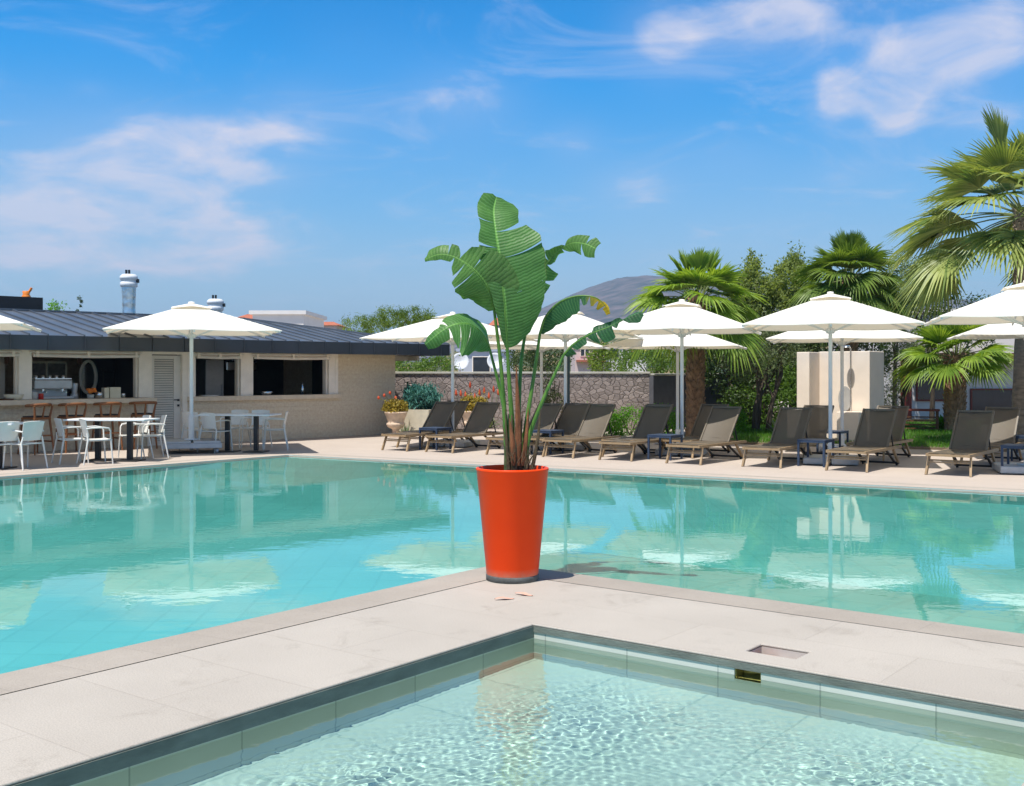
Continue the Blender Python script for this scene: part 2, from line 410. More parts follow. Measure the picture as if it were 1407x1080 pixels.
def banana_mat(name, c1, c2, vein, trans=.3, brown=None, b0=.8):
    m, nt, out = newmat(name)
    uv = N(nt, 'ShaderNodeUVMap'); sx = N(nt, 'ShaderNodeSeparateXYZ'); L(nt, uv.outputs[0], sx.inputs[0])
    ng = noise(nt, uv.outputs[0], 5, 4)
    w = N(nt, 'ShaderNodeTexWave', Scale=1.0, Distortion=0.0); w.wave_profile = 'SIN'
    cb = N(nt, 'ShaderNodeCombineXYZ'); L(nt, mth(nt, 'ADD', mth(nt, 'MULTIPLY', sx.outputs[0], 14.0), mth(nt, 'MULTIPLY', ng.outputs[0], .36)), cb.inputs[0])
    L(nt, cb.outputs[0], w.inputs['Vector'])
    tc = N(nt, 'ShaderNodeTexCoord'); n = noise(nt, tc.outputs['Object'], 4, 7, .68)
    r = ramp(nt, [(.28, tuple(x*.72 for x in c1)), (.5, c1), (.72, tuple(x*1.12 for x in c2))]); L(nt, n.outputs[0], r.inputs[0])
    vn = ramp(nt, [(.72, (0,0,0)), (.97, (1,1,1))]); L(nt, w.outputs['Fac'], vn.inputs[0])
    c = mixc(nt, mth(nt, 'MULTIPLY', mth(nt, 'MULTIPLY', vn.outputs[0], mth(nt, 'ADD', n.outputs[0], .15)), .68), r.outputs[0], vein)
    mid = ramp(nt, [(.02, (1,1,1)), (.06, (0,0,0))]); L(nt, sx.outputs[1], mid.inputs[0])
    c = mixc(nt, mth(nt, 'MULTIPLY', mid.outputs[0], .7), c, tuple(min(1, x*2.2) for x in c2))
    if brown:
        e = mth(nt, 'ADD', sx.outputs[0], mth(nt, 'MULTIPLY', n.outputs[0], .3))
        br = N(nt, 'ShaderNodeMapRange'); br.inputs[1].default_value = b0; br.inputs[2].default_value = b0+.12; L(nt, e, br.inputs[0])
        c = mixc(nt, br.outputs[0], c, brown)
    # dry brown fringe on the margin
    ed = mth(nt, 'ADD', sx.outputs[1], mth(nt, 'MULTIPLY', ng.outputs[0], .10)); er = N(nt, 'ShaderNodeMapRange'); er.inputs[1].default_value = 1.03; er.inputs[2].default_value = 1.07; L(nt, ed, er.inputs[0])
    c = mixc(nt, mth(nt, 'MULTIPLY', er.outputs[0], .6), c, (.20,.13,.05))
    p = N(nt, 'ShaderNodeBsdfPrincipled', Roughness=.46); p.inputs['Specular IOR Level'].default_value = .34
    L(nt, c, p.inputs['Base Color'])
    b = N(nt, 'ShaderNodeBump', Strength=.22, Distance=.008); L(nt, w.outputs['Fac'], b.inputs['Height']); L(nt, b.outputs[0], p.inputs['Normal'])
    t = N(nt, 'ShaderNodeBsdfTranslucent'); L(nt, mixc(nt, 1.0, c, (1.5,1.6,.5), 'MULTIPLY'), t.inputs[0])
    mx = N(nt, 'ShaderNodeMixShader'); mx.inputs[0].default_value = trans; L(nt, p.outputs[0], mx.inputs[1]); L(nt, t.outputs[0], mx.inputs[2]); L(nt, mx.outputs[0], out.inputs[0])
    return m
M['leaf_mid'] = banana_mat('leaf_mid', (.066,.175,.038), (.115,.25,.055), (.17,.33,.13), trans=.24)
M['leaf_light'] = banana_mat('leaf_light', (.085,.19,.045), (.14,.265,.062), (.20,.34,.11), brown=(.17,.12,.04), b0=1.02)
M['leaf_dark'] = banana_mat('leaf_dark', (.022,.085,.030), (.05,.15,.045), (.06,.17,.06), .2)
M['leaf_dying'] = banana_mat('leaf_dying', (.03,.11,.04), (.08,.20,.06), (.12,.25,.08), .3, brown=(.50,.32,.02), b0=.60)
M['petiole'] = pm('petiole', (.045,.135,.018), .38, .3, 6, col2=(.13,.27,.04), stretch=(8,8,1))
M['sheath'] = pm('sheath', (.20,.075,.030), .8, .5, 9, bump=.8, bscale=40, stretch=(6,6,1))
M['dry_sheath'] = pm('dry_sheath', (.12,.085,.045), .85, .5, 14, bump=1, bscale=60, stretch=(6,6,1))
M['stem_green'] = pm('stem_green', (.055,.075,.022), .7, .5, 9, bump=.5, bscale=30, stretch=(5,5,1))

M['f_palm'] = foliage('f_palm', (.07,.14,.025), (.22,.31,.06), .35, .45)
M['f_palm_bright'] = foliage('f_palm_bright', (.10,.20,.025), (.32,.44,.07), .4, .45)
M['f_palm_big'] = foliage('f_palm_big', (.11,.18,.045), (.40,.44,.14), .3, .4, c3=(.48,.42,.20))
M['f_dark'] = foliage('f_dark', (.022,.044,.012), (.065,.11,.026), .3)
M['f_mid'] = foliage('f_mid', (.05,.105,.018), (.15,.26,.04), .4)
M['f_bright'] = foliage('f_bright', (.07,.19,.012), (.16,.40,.03), .4)
M['f_olive'] = foliage('f_olive', (.075,.105,.045), (.20,.25,.12), .3)
M['f_tamarisk'] = foliage('f_tamarisk', (.12,.17,.045), (.32,.39,.12), .45)
M['f_pine'] = foliage('f_pine', (.055,.115,.010), (.19,.27,.025), .3)
M['f_blue'] = foliage('f_blue', (.035,.14,.12), (.10,.28,.24), .15)
M['f_gold'] = foliage('f_gold', (.16,.15,.02), (.45,.32,.05), .25)
M['f_agave'] = foliage('f_agave', (.10,.14,.08), (.22,.26,.14), .15)
M['f_red'] = foliage('f_red', (.55,.08,.03), (.75,.16,.07), .25)
M['f_rose'] = foliage('f_rose', (.03,.055,.015), (.11,.12,.05), .25, c3=(.5,.2,.15))
M['grass'] = foliage('grass', (.05,.15,.012), (.12,.30,.03), .35)

# ================================================================== SETTING
ud = Vector((.6098,.7926,0)); ub = Vector((-.7926,.6098,0))        # along the left deck arm / away to the left
C0 = Vector((-.02, 8.757, 0)); DROT = math.atan2(.6098, .7926)     # deck frame: local x = -ub, local y = ud
def D(a, b, z=0): return C0 + ud*a + ub*b + Vector((0,0,z))
MD = Matrix.Translation(C0) @ Matrix.Rotation(-math.atan2(.6098,.7926), 4, 'Z')     # local (x=-b, y=a)
WL = -.030        # main pool water level
SL = -.092        # plunge pool water level
K = G(397,625); bd = Vector((.619,.785,0)).normalized()
Rp = G(1407,677); rd = (Rp-K).normalized()
KB = K - bd*34; KR = K + rd*34

def frame_obj(mb, name, mat, kind='structure', mtx=MD):
    o = mb.build(name, mat); o.matrix_world = mtx; o['kind'] = kind; return o

# ground reaching the horizon (ring round the site)
g = MB(); W0, W1, H0, H1, B = -45, 45, -12, 60, 6000
for q in ([(-B,-B),(B,-B),(B,H0),(-B,H0)], [(-B,H1),(B,H1),(B,B),(-B,B)], [(-B,H0),(W0,H0),(W0,H1),(-B,H1)], [(W1,H0),(B,H0),(B,H1),(W1,H1)]):
    g.poly([(x,y,-.02) for x, y in q])
struct(g, 'ground', M['ground'])

# near deck: L of stone round the plunge pool, with the square skimmer hole
SA0, SA1, SB0, SB1 = -1.261-4.9, -1.261, -1.167-3.13, -1.167    # plunge pool rectangle in (a,b)
hc = G(1069, 894.5); hv = hc - C0; ha, hb = hv.dot(ud), hv.dot(ub)
HX, HYH = .150, .105
TH = .016
OV = 0.0
hx0, hx1, hy0, hy1 = -hb-HX, -hb+HX, ha-HYH, ha+HYH
a_in, b_in = SA1-OV, SB1-OV
xin = -b_in
# cells of a rectilinear grid, leaving out pool and hole
def deck_cells():
    xs = sorted([0, xin, hx0, hx1, -SB0+OV, 12]); ys = sorted([-14, SA0+OV, a_in, hy0, hy1, -.0])
    vid = {}; mbv = []; fs = []
    def vi(i, j, k):
        key = (i,j,k)
        if key not in vid: vid[key] = len(mbv); mbv.append((xs[i], ys[j], 0 if k == 0 else -TH))
        return vid[key]
    def solid(i, j):
        if i < 0 or j < 0 or i >= len(xs)-1 or j >= len(ys)-1: return False
        cx, cy = (xs[i]+xs[i+1])/2, (ys[j]+ys[j+1])/2
        if xin < cx < -SB0+OV and SA0+OV < cy < a_in: return False
        if hx0 < cx < hx1 and hy0 < cy < hy1: return False
        return True
    for i in range(len(xs)-1):
        for j in range(len(ys)-1):
            if not solid(i, j): continue
            fs.append((vi(i,j,0), vi(i+1,j,0), vi(i+1,j+1,0), vi(i,j+1,0)))
            fs.append((vi(i,j,1), vi(i,j+1,1), vi(i+1,j+1,1), vi(i+1,j,1)))
            for di, dj, p, q in ((-1,0,(i,j+1),(i,j)), (1,0,(i+1,j),(i+1,j+1)), (0,-1,(i,j),(i+1,j)), (0,1,(i+1,j+1),(i,j+1))):
                if not solid(i+di, j+dj):
                    fs.append((vi(*p,0), vi(*p,1), vi(*q,1), vi(*q,0)))
    return mbv, fs
vs, fs = deck_cells(); dm = MB().add(vs, fs)
deck = frame_obj(dm, 'pool_deck', M['deck'])
bm = bmesh.new(); bm.from_mesh(deck.data); bmesh.ops.recalc_face_normals(bm, faces=bm.faces); bm.to_mesh(deck.data); bm.free()
mod = deck.modifiers.new('soft', 'BEVEL'); mod.width = .008; mod.segments = 3; mod.limit_method = 'ANGLE'; mod.angle_limit = R(50)

# groove round the deck edge
gm = MB(); gw = .013
gm.box((6-gw, gw/2, -.05), (12+gw, gw, .09)); gm.box((-gw/2, -7, -.05), (gw, 14, .09))
o = frame_obj(gm, 'overflow_channel', M['groove'])
o.location.z -= .012
# coping that slopes gently under the water
cp = MB()
def strip(r0, z0, r1, z1, mb):
    # mitred L strip between offsets r0,r1 from the groove corner; the left arm falls away faster than the right
    X, Yn = 14, -14
    q = lambda r: r if r <= .49 else .49+(r-.49)*.12
    l0, l1 = q(r0), q(r1)
    mb.poly([(-l0, r0, z0), (X, r0, z0), (X, r1, z1), (-l1, r1, z1)])
    mb.poly([(-l0, Yn, z0), (-l0, r0, z0), (-l1, r1, z1), (-l1, Yn, z1)])
prof = [(gw, -.002), (.20, -.010), (.468, WL+.004), (.478, WL-.006), (.482, -.085)]
for (r0, z0), (r1, z1) in zip(prof, prof[1:]): strip(r0, z0, r1, z1, cp)
cop = frame_obj(cp, 'pool_coping', M['coping'])
lg = MB()
strip(.482, -.085, .95, -.15, lg); strip(.95, -.15, 1.7, -.36, lg); strip(1.7, -.36, 2.5, -1.15, lg)
frame_obj(lg, 'submerged_ledge', M['ledge_tile'])

# main pool basin
pool_out = [K, KR]
PB = MB()
zf = -1.15
fl = [KB - Vector((0,8,0)), KB, K, KR, KR + Vector((0,-22,0)), D(0,0)+Vector((-.5,-24,0))]
PB.poly([(p.x, p.y, zf) for p in [KB, K, KR, KR+Vector((-4,-26,0)), KB+Vector((6,-6,0))]])
for a, b in ((KB, K), (K, KR)):
    PB.poly([(a.x,a.y,zf), (b.x,b.y,zf), (b.x,b.y,-.004), (a.x,a.y,-.004)])
# underwater bench below the far edges
def edge_in(p, q, w, s):      # points offset towards the pool
    n = Vector((q-p)).normalized(); n = Vector((n.y,-n.x,0))*s
    return p + n*w, q + n*w
struct(PB, 'pool_basin', M['pool_tile'])
st = MB()
# corner steps
n1 = Vector((bd.y,-bd.x,0)); n2 = Vector((rd.y,-rd.x,0))
q0 = [K, K + rd*1.9, K + rd*1.9 - bd*1.7, K - bd*1.7]; q1 = [K, K + rd*3.4, K + rd*3.4 - bd*3.2, K - bd*3.2]
st.add([(v.x,v.y,-.22) for v in q0]+[(v.x,v.y,zf) for v in q1], [(0,3,2,1),(1,2,6,5),(2,3,7,6)])
struct(st, 'pool_steps', M['ledge_tile'])
# water
wp = MB().poly([(p.x,p.y,WL) for p in [KB, K, KR, KR+Vector((-4,-26,0)), D(-.0,-.0)*1+Vector((12,-16,0)), KB+Vector((6,-6,0))]])
wt = MB()
def wpt(v): return (v.x, v.y, WL)
ins = D(.05,.05)
wt.poly([wpt(K), wpt(KB), wpt(D(-14,.05)), wpt(ins)])
wt.poly([wpt(K), wpt(ins), wpt(D(.05,-14)), wpt(KR)])
water_o = struct(wt, 'pool_water', M['pool_water'])
bm = bmesh.new(); bm.from_mesh(water_o.data); bmesh.ops.remove_doubles(bm, verts=bm.verts, dist=1e-4); bmesh.ops.recalc_face_normals(bm, faces=bm.faces)
for f in bm.faces:
    if f.normal.z < 0: f.normal_flip()
    f.smooth = True
bm.to_mesh(water_o.data); bm.free()

# far deck
fd_ = MB()
pts = [KB, K, KR, Vector((W1, KR.y, 0)), Vector((W1,H1,0)), Vector((W0,H1,0)), Vector((W0,KB.y,0))]
fd_.poly([(p.x,p.y,0) for p in pts])
struct(fd_, 'terrace', M['deck_far'])
bm = bmesh.new(); me = bpy.data.objects['terrace'].data; bm.from_mesh(me)
bmesh.ops.triangulate(bm, faces=bm.faces)
for f in bm.faces:
    if f.normal.z < 0: f.normal_flip()
bm.to_mesh(me); bm.free()
# far coping, a paler border stone lying on the terrace edge and dipping to the water
fc = MB()
for a, b, s in ((KB, K, 1), (K, KR, 1)):
    n = (b-a).normalized(); n = Vector((-n.y, n.x, 0))
    a2, b2 = a + n*.42, b + n*.42
    fc.poly([(a.x,a.y,-.012), (b.x,b.y,-.012), (b2.x,b2.y,.005), (a2.x,a2.y,.005)])
    fc.poly([(a.x,a.y,-.012), (b.x,b.y,-.012), (b.x-n.x*.02,b.y-n.y*.02,-.09), (a.x-n.x*.02,a.y-n.y*.02,-.09)])
struct(fc, 'far_coping', M['coping'])

# plunge pool basin (deck frame)
sb = MB(); x0, x1, y0, y1 = -SB1, -SB0, SA0, SA1
# step ledge round the floor
zs, zs2 = -.50, -.56
cx, cy = (x0+x1)/2, (y0+y1)/2
sb.box((cx, cy, zs2-.05), (x1-x0, y1-y0, .1))
frame_obj(sb, 'plunge_pool_floor', M['spa_tile'])
wl = MB(); t = .12
nx0, nx1 = -hb-.125, -hb+.035     # skimmer mouth in the right wall
mz0, mz1 = -.170, -.054
def wallbox(xa, xb, ya, yb, za, zb): wl.box(((xa+xb)/2, (ya+yb)/2, (za+zb)/2), (xb-xa, yb-ya, zb-za))
ZB = -.75
BZ = -.052; BZ_SHADE = -.086  # left edging stone carried lower, standing in for shade and wet on the wall
wallbox(x0-t, x0, y0-t, y1+t, ZB, BZ_SHADE)
wallbox(x1, x1+t, y0-t, y1+t, ZB, BZ)
wallbox(x0, x1, y0-t, y0, ZB, BZ)
wallbox(x0, nx0, y1, y1+t, ZB, BZ); wallbox(nx1, x1, y1, y1+t, ZB, BZ); wallbox(nx0, nx1, y1, y1+t, ZB, mz0)
frame_obj(wl, 'plunge_pool_walls', M['wall_tile'])
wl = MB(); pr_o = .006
wallbox(x0-t, x0+pr_o, y0-t, y1+t, BZ_SHADE, -TH); wallbox(x1-pr_o, x1+t, y0-t, y1+t, BZ, -TH); wallbox(x0+pr_o, x1-pr_o, y0-t, y0+pr_o, BZ, -TH)
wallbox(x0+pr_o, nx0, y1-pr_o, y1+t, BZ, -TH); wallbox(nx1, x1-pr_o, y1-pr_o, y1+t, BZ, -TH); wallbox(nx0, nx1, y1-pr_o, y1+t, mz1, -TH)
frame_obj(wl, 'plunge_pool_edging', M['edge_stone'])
# pale border course proud of the wall at the waterline, below the slab nose
# water with real ripples: three jets welling up
jets = []
for px, py in ((450,1056),(782,968),(1188,1060)):
    w = MD.inverted() @ G(px, py, SL); jets.append((w.x, w.y))
rng = np.random.RandomState(4)
nxs, nys = 400, 560
gx, gy = np.meshgrid(np.linspace(x0, x1, nxs), np.linspace(max(y0, y1-4.9), y1, nys))
hgt = np.zeros_like(gx)
jf = np.zeros_like(gx)
for k, (jx, jy) in enumerate(jets):
    ag = np.arctan2(gy-jy, gx-jx)
    rr = np.hypot(gx-jx, gy-jy)*(1+.10*np.sin(2*ag+k)+.07*np.sin(5*ag+2*k)+.05*np.sin(9*ag)) 
    hgt += (.0024,.0012,.0020)[k]*np.exp(-rr/.17)*np.sin(rr*2*np.pi/(.062+.01*k)+1.5*np.sin(3*ag+k)) * np.clip(rr/.05, 0, 1) * (.55+.45*np.sin(4*ag+k*2))
    hgt += .0007*np.exp(-(rr/.06)**2)
    jf += np.exp(-(rr/.70)**2)
amp = .018 + .30*np.clip(jf, 0, 1.4)
edge = np.clip(np.minimum.reduce([(gx-x0), (x1-gx), (y1-gy)])/.5, .15, 1)
for i in range(70):
    lam = rng.choice([.036,.05,.07,.11,.22], p=[.26,.26,.24,.16,.08]); th = rng.uniform(0, 2*np.pi); ph = rng.uniform(0, 2*np.pi)
    wx = gx + .05*np.sin(gy*5+i) ; wy = gy + .05*np.sin(gx*5.7+2*i)
    hgt += amp*edge*.00058*(lam/.13)*np.sin((wx*np.cos(th)+wy*np.sin(th))*2*np.pi/lam+ph) * (.5+.5*np.sin(gx*rng.uniform(1,4)+gy*rng.uniform(1,4)+ph))
sw = MB(); sw.v = [tuple(v) for v in np.stack([gx, gy, SL+hgt], -1).reshape(-1,3).tolist()]
sw.f = [(j*nxs+i, j*nxs+i+1, (j+1)*nxs+i+1, (j+1)*nxs+i) for j in range(nys-1) for i in range(nxs-1)]; sw.sm = [True]*len(sw.f)
spa_w = frame_obj(sw, 'plunge_pool_water', M['spa_water'])

# skimmer: brass lined mouth in the wall and square pit in the deck above
sk = thing('skimmer', 'square brass lined skimmer mouth and open pit at plunge pool edge', 'skimmer'); sk.matrix_world = MD
M['brass'] = pm('brass', (.42,.33,.09), .35, .35, 12, metal=.5, bump=.3, bscale=30)
M['pit_lining'] = pm('pit_lining', (.50,.45,.41), .6, .12, 8)
M['pit_pipe'] = pm('pit_pipe', (.42,.20,.12), .5, .2, 8)
mo = MB(); mx = (nx0+nx1)/2; mw = nx1-nx0
mo.box((mx, y1+.108, (mz0+mz1)/2), (mw-.004, .008, mz1-mz0-.004))
mo.box((mx, y1+.055, mz0+.004), (mw-.004, .10, .008)); mo.box((nx0+.004, y1+.055, (mz0+mz1)/2+.008), (.006, .09, mz1-mz0-.02)); mo.box((nx1-.004, y1+.055, (mz0+mz1)/2+.008), (.006, .09, mz1-mz0-.02))
mo.build('mouth', M['brass'], sk)
fl_ = MB(); fl_.add([(nx0+.01,y1+.02,mz0+.012),(nx1-.01,y1+.02,mz0+.03),(nx1-.01,y1+.1,mz1-.03),(nx0+.01,y1+.1,mz1-.05)], [(0,1,2,3)]); fl_.build('flap', M['brass'], sk)
pt = MB(); pcx, pcy = -hb, ha; pd = -.10; w2 = .006
for sx_, sy_, wx_, wy_ in ((-HX-w2/2,0,w2,2*HYH+2*w2),(HX+w2/2,0,w2,2*HYH+2*w2),(0,-HYH-w2/2,2*HX,w2),(0,HYH+w2/2,2*HX,w2)):
    pt.box((pcx+sx_, pcy+sy_, (pd-.017)/2), (wx_, wy_, -pd-.017))
pt.box((pcx, pcy, pd), (2*HX+.02, 2*HYH+.02, .01)); pt.build('pit', M['pit_lining'], sk)
pp = MB(); pp.box((pcx-.09, pcy+.02, -.072), (.10, .15, .035), bev=.006); pp.build('basket_rim', M['pit_pipe'], sk)

# lawn and planting bed beyond the terrace
lawn_pts = [G(985,609.5), G(1100,613), G(1245,617), G(1425,622), Vector((22,22,0)), Vector((30,46,0)), Vector((6.5,46,0)), Vector((5.6,31,0))]
lm_ = MB().prism([(p.x,p.y) for p in lawn_pts], -.01, .045); struct(lm_, 'lawn_soil', M['earth'])
rng = np.random.RandomState(2)
def in_poly(x, y, P):
    c = np.zeros(x.shape, bool); n = len(P)
    for i in range(n):
        a, b = P[i], P[(i+1)%n]
        cond = ((a.y > y) != (b.y > y)) & (x < (b.x-a.x)*(y-a.y)/((b.y-a.y) or 1e-9) + a.x)
        c ^= cond
    return c
xy = rng.uniform((5,22),(16,34),(60000,2)); xy = xy[in_poly(xy[:,0], xy[:,1], lawn_pts)]
n = len(xy); th = rng.uniform(0, 2*np.pi, n); h = rng.uniform(.05,.11,n); w = .006
base = np.c_[xy, np.full(n,.045)]; dx = np.c_[np.cos(th)*w, np.sin(th)*w, np.zeros(n)]; tip = base + np.c_[rng.normal(0,.03,(n,2)), h]
V = np.stack([base-dx, base+dx, tip+dx*.3, tip-dx*.3], 1)
struct(MB().quads(V), 'lawn_grass', M['grass'], kind='stuff')
bedp = [G(545,598.5)+Vector((0,.8,0)), G(700,600), G(800,603), G(985,609.5), Vector((5.6,31,0)), Vector((-3.2,31.3,0))]

# hills
def ridge(name, pts, Y, depth, mat, seed, amp, base=-1.0, nv=14):
    P = [A(px, py, Y) for px, py in pts]; P.sort(key=lambda p: p.x)
    xs = np.linspace(P[0].x, P[-1].x, 160); zt = np.interp(xs, [p.x for p in P], [p.z for p in P])
    r = np.random.RandomState(seed); m = MB(); rows = []
    ph = r.uniform(0,6,12); fr = r.uniform(2,14,12)/(xs[-1]-xs[0])*2*np.pi
    for j in range(nv+1):
        v = j/nv
        s = math.sin(v*PI/2) if v <= 1 else 1
        wob = sum(np.sin(xs*fr[k]+ph[k]+v*3*(k%3)) for k in range(12))*amp*(1-v*.7)*v
        rows.append([(x, Y-depth*(1-v)+wob[i]*1.5, base + (z-base)*s + wob[i]*(0 if j in (0,nv) else 1)*.5 + (r.normal(0,amp*.12) if 0 < j else 0)) for i, (x, z) in enumerate(zip(xs, zt))])
    rows.append([(x, Y+depth*.6, base) for x in xs])
    vs = [p for row in rows for p in row]; nn = len(xs)
    m.add(vs, [(j*nn+i, j*nn+i+1, (j+1)*nn+i+1, (j+1)*nn+i) for j in range(nv+1) for i in range(nn-1)], True)
    return struct(m, name, mat)
M['mountain'] = pm('mountain', (.020,.034,.034), .95, .3, .028, col2=(.15,.115,.12), bump=1, bscale=.03)
def hill_mat():
    m, nt, out = newmat('hillside'); p = N(nt, 'ShaderNodeBsdfPrincipled', Roughness=.95); tc = N(nt, 'ShaderNodeTexCoord')
    n = noise(nt, tc.outputs['Object'], .10, 6, .65); r = ramp(nt, [(.42,(.028,.05,.014)),(.5,(.06,.08,.025)),(.58,(.22,.16,.075))]); L(nt, n.outputs[0], r.inputs[0]); L(nt, r.outputs[0], p.inputs[0])
    b = N(nt, 'ShaderNodeBump', Strength=1, Distance=4); L(nt, n.outputs[0], b.inputs['Height']); L(nt, b.outputs[0], p.inputs['Normal']); L(nt, p.outputs[0], out.inputs[0]); return m
M['hillside'] = hill_mat()
ridge('mountain', [(300,508),(480,490),(600,470),(690,448),(730,433),(755,421),(783,411),(811,402),(833,393),(855,387),(880,384),(900,385),(925,381),(960,383),(1000,390),(1060,394),(1120,402),(1200,412),(1300,430),(1480,455),(1700,500)], 2600, 1300, M['mountain'], 3, 9, nv=30)
ridge('hillside', [(560,509),(620,492),(660,470),(700,458),(760,462),(800,470),(830,462),(860,463),(900,468),(960,462),(1000,470),(1080,480),(1200,492),(1300,508)], 420, 250, M['hillside'], 5, 1.4)

# ================================================================== BAR BUILDING
BP = Vector((-3.02, 28.7, 0)); fdv = Vector((.710,.704,0)).normalized(); BR = math.atan2(fdv.y, fdv.x)
bar = thing('bar_building', 'low stone poolside bar with dark standing seam metal roof and open serving hatches', 'building', BP, BR)
MBAR = Matrix.Translation(BP) @ Matrix.Rotation(BR, 4, 'Z')
def ft(px):
    r = (px-CX)/F; return (-3.02-28.7*r)/(.71-.704*r)
def BL(x, y, z=0): return MBAR @ Vector((x, y, z))
def BX(px, y, z=None, py=None):
    r = (px-CX)/F; fx, fy = fdv.x, fdv.y; bx, by = BP.x - fy*y, BP.y + fx*y
    x = (r*by - bx)/(fx - r*fy); Yd = by + x*fy
    return BL(x, y, z if py is None else EYE-(py-HY)*Yd/F)
# openings in t (distance left of the right corner)
W1a, W1b = ft(451), ft(347); W2a, W2b = ft(330), ft(268); DA, DB = ft(250), ft(208); O1a, O1b = ft(190), ft(43); O2a, O2b = ft(25), 12.6
SILL, HEAD, TOP = 1.05, 1.98, 2.28
TL = 15.0
wm = MB(); T = .22
def wb(ta, tb, za, zb, y0=0, y1=T, m=wm): m.box((-(ta+tb)/2, (y0+y1)/2, (za+zb)/2), (tb-ta, y1-y0, zb-za))
ws = 1.82
wb(0, ws, 0, TOP)                                          # bare stone end
wb(ws, DA-.12, 0, SILL-.10)
wb(DB+.10, TL, 0, SILL-.10)
wm.box((-T/2, 3.2, TOP/2), (T, 6.0, TOP)); wm.box((-TL/2, 6.2, TOP/2), (TL, T, TOP))
wm.build('stone_wall', M['sandstone'], bar)
pf = MB()                                                  # white painted piers, lintel and frames
def pb(ta, tb, za, zb, y0=-.03, y1=T+.02): wb(ta, tb, za, zb, y0, y1, pf)
pb(ws, W1a, SILL, HEAD); pb(W1b, W2a, SILL, HEAD); pb(W2b, DA-.12, SILL, HEAD); pb(DB+.10, O1a, SILL, HEAD); pb(O1b, O2a, SILL, HEAD); pb(O2b, TL, SILL, HEAD)
pb(ws, TL, HEAD, TOP, -.028, T+.018)
pb(ws+.04, ws+.10, SILL+.02, HEAD-.02, -.05, -.03); 
pf.build('white_framing', M['frame_white'], bar)
sl = MB(); wb(ws-.05, DA-.12, SILL-.10, SILL, -.09, T+.05, sl); sl.build('window_sill', M['counter'], bar)
ct = MB(); wb(DB+.02, TL, SILL-.10, SILL-.005, -.30, T+.35, ct); ct.build('counter', M['counter'], bar)
# hatch frames and rolled blinds
for ta, tb in ((W1a,W1b),(W2a,W2b),(O1a,O1b),(O2a,O2b)):
    wf = MB(); e = .035
    for za, zb, a, b in ((HEAD-e, HEAD, ta, tb), (SILL, HEAD-e, ta, ta+e), (SILL, HEAD-e, tb-e, tb)):
        wb(a, b, za, zb, .05, .12, wf)
    wf.build('hatch_frame', M['frame_white'], bar)
    bl = MB(); bl.tube([(-ta-.01, -.075, HEAD-.045), (-(ta+tb)/2, -.078, HEAD-.062), (-tb+.01, -.075, HEAD-.045)], .036, 10)
    bl.tube([(-ta+.05, -.07, HEAD+.02), (-tb-.05, -.07, HEAD+.02)], .018, 8)
    ob = bl.build('rolled_blind', M['blind'], bar)
    for f in (.04, .5, .96): MB().box((-(ta+(tb-ta)*f), -.07, HEAD-.02), (.06, .09, .12), bev=.01).build('bracket', M['frame_white'], ob)
# louvred door
dw = MB(); wb(DA, DB, 0, .10, .06, .10, dw); wb(DA, DB, HEAD-.10, HEAD-.02, .06, .10, dw); wb(DA, DA+.16, .10, HEAD-.10, .06, .10, dw); wb(DB-.10, DB, .10, HEAD-.10, .06, .10, dw)
nl = 34
for i in range(nl):
    z = .13 + (HEAD-.26)*i/(nl-1)
    dw.box((-(DA+DB)/2-.03*0, .085, z), (DB-DA-.26, .035, .012), M=None)
    dw.add([(-(DA+.16), .062, z-.022), (-(DB-.10), .062, z-.022), (-(DB-.10), .098, z+.022), (-(DA+.16), .098, z+.022)], [(0,1,2,3)])
door = dw.build('louvred_door', M['door_white'], bar)
hm = MB(); hm.box((-DA-.06, .05, .98), (.05,.02,.045)); hm.bar((-DA-.05,.03,.985),(-DA-.17,.03,.985),.022); MB().box((-DA-.06,.05,.86),(.045,.02,.045)).build('lock', M['black_metal'], door); hm.build('door_handle', M['black_metal'], door)
df = MB(); wb(DA-.12, DA, 0, HEAD, -.025, T, df); wb(DB, DB+.10, 0, HEAD, -.025, T, df); df.build('door_frame', M['frame_white'], bar)
# interior: floor, back wall, partitions, ceiling
iw = MB(); iw.box((-(7.0+TL)/2-1.0, 2.2, TOP/2), (TL-7.0-2.0, .1, TOP)); 
iw.build('inner_wall', M['inner_wall'], bar)
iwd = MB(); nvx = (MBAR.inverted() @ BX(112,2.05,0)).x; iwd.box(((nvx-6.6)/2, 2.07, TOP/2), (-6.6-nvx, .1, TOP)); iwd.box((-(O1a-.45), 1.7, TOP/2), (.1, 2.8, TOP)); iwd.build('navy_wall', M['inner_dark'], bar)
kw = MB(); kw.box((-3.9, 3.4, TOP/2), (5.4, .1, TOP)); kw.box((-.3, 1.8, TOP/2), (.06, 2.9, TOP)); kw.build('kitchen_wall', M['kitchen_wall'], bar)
ce = MB(); ce.box((-(TL+6.8)/2, 3.2, TOP+.05), (TL-6.8, 5.8, .06)); ce.build('ceiling', M['plaster_white'], bar); MB().box((-3.39, 3.2, TOP+.05), (6.78, 5.8, .06)).build('ceiling', M['inner_dark'], bar)
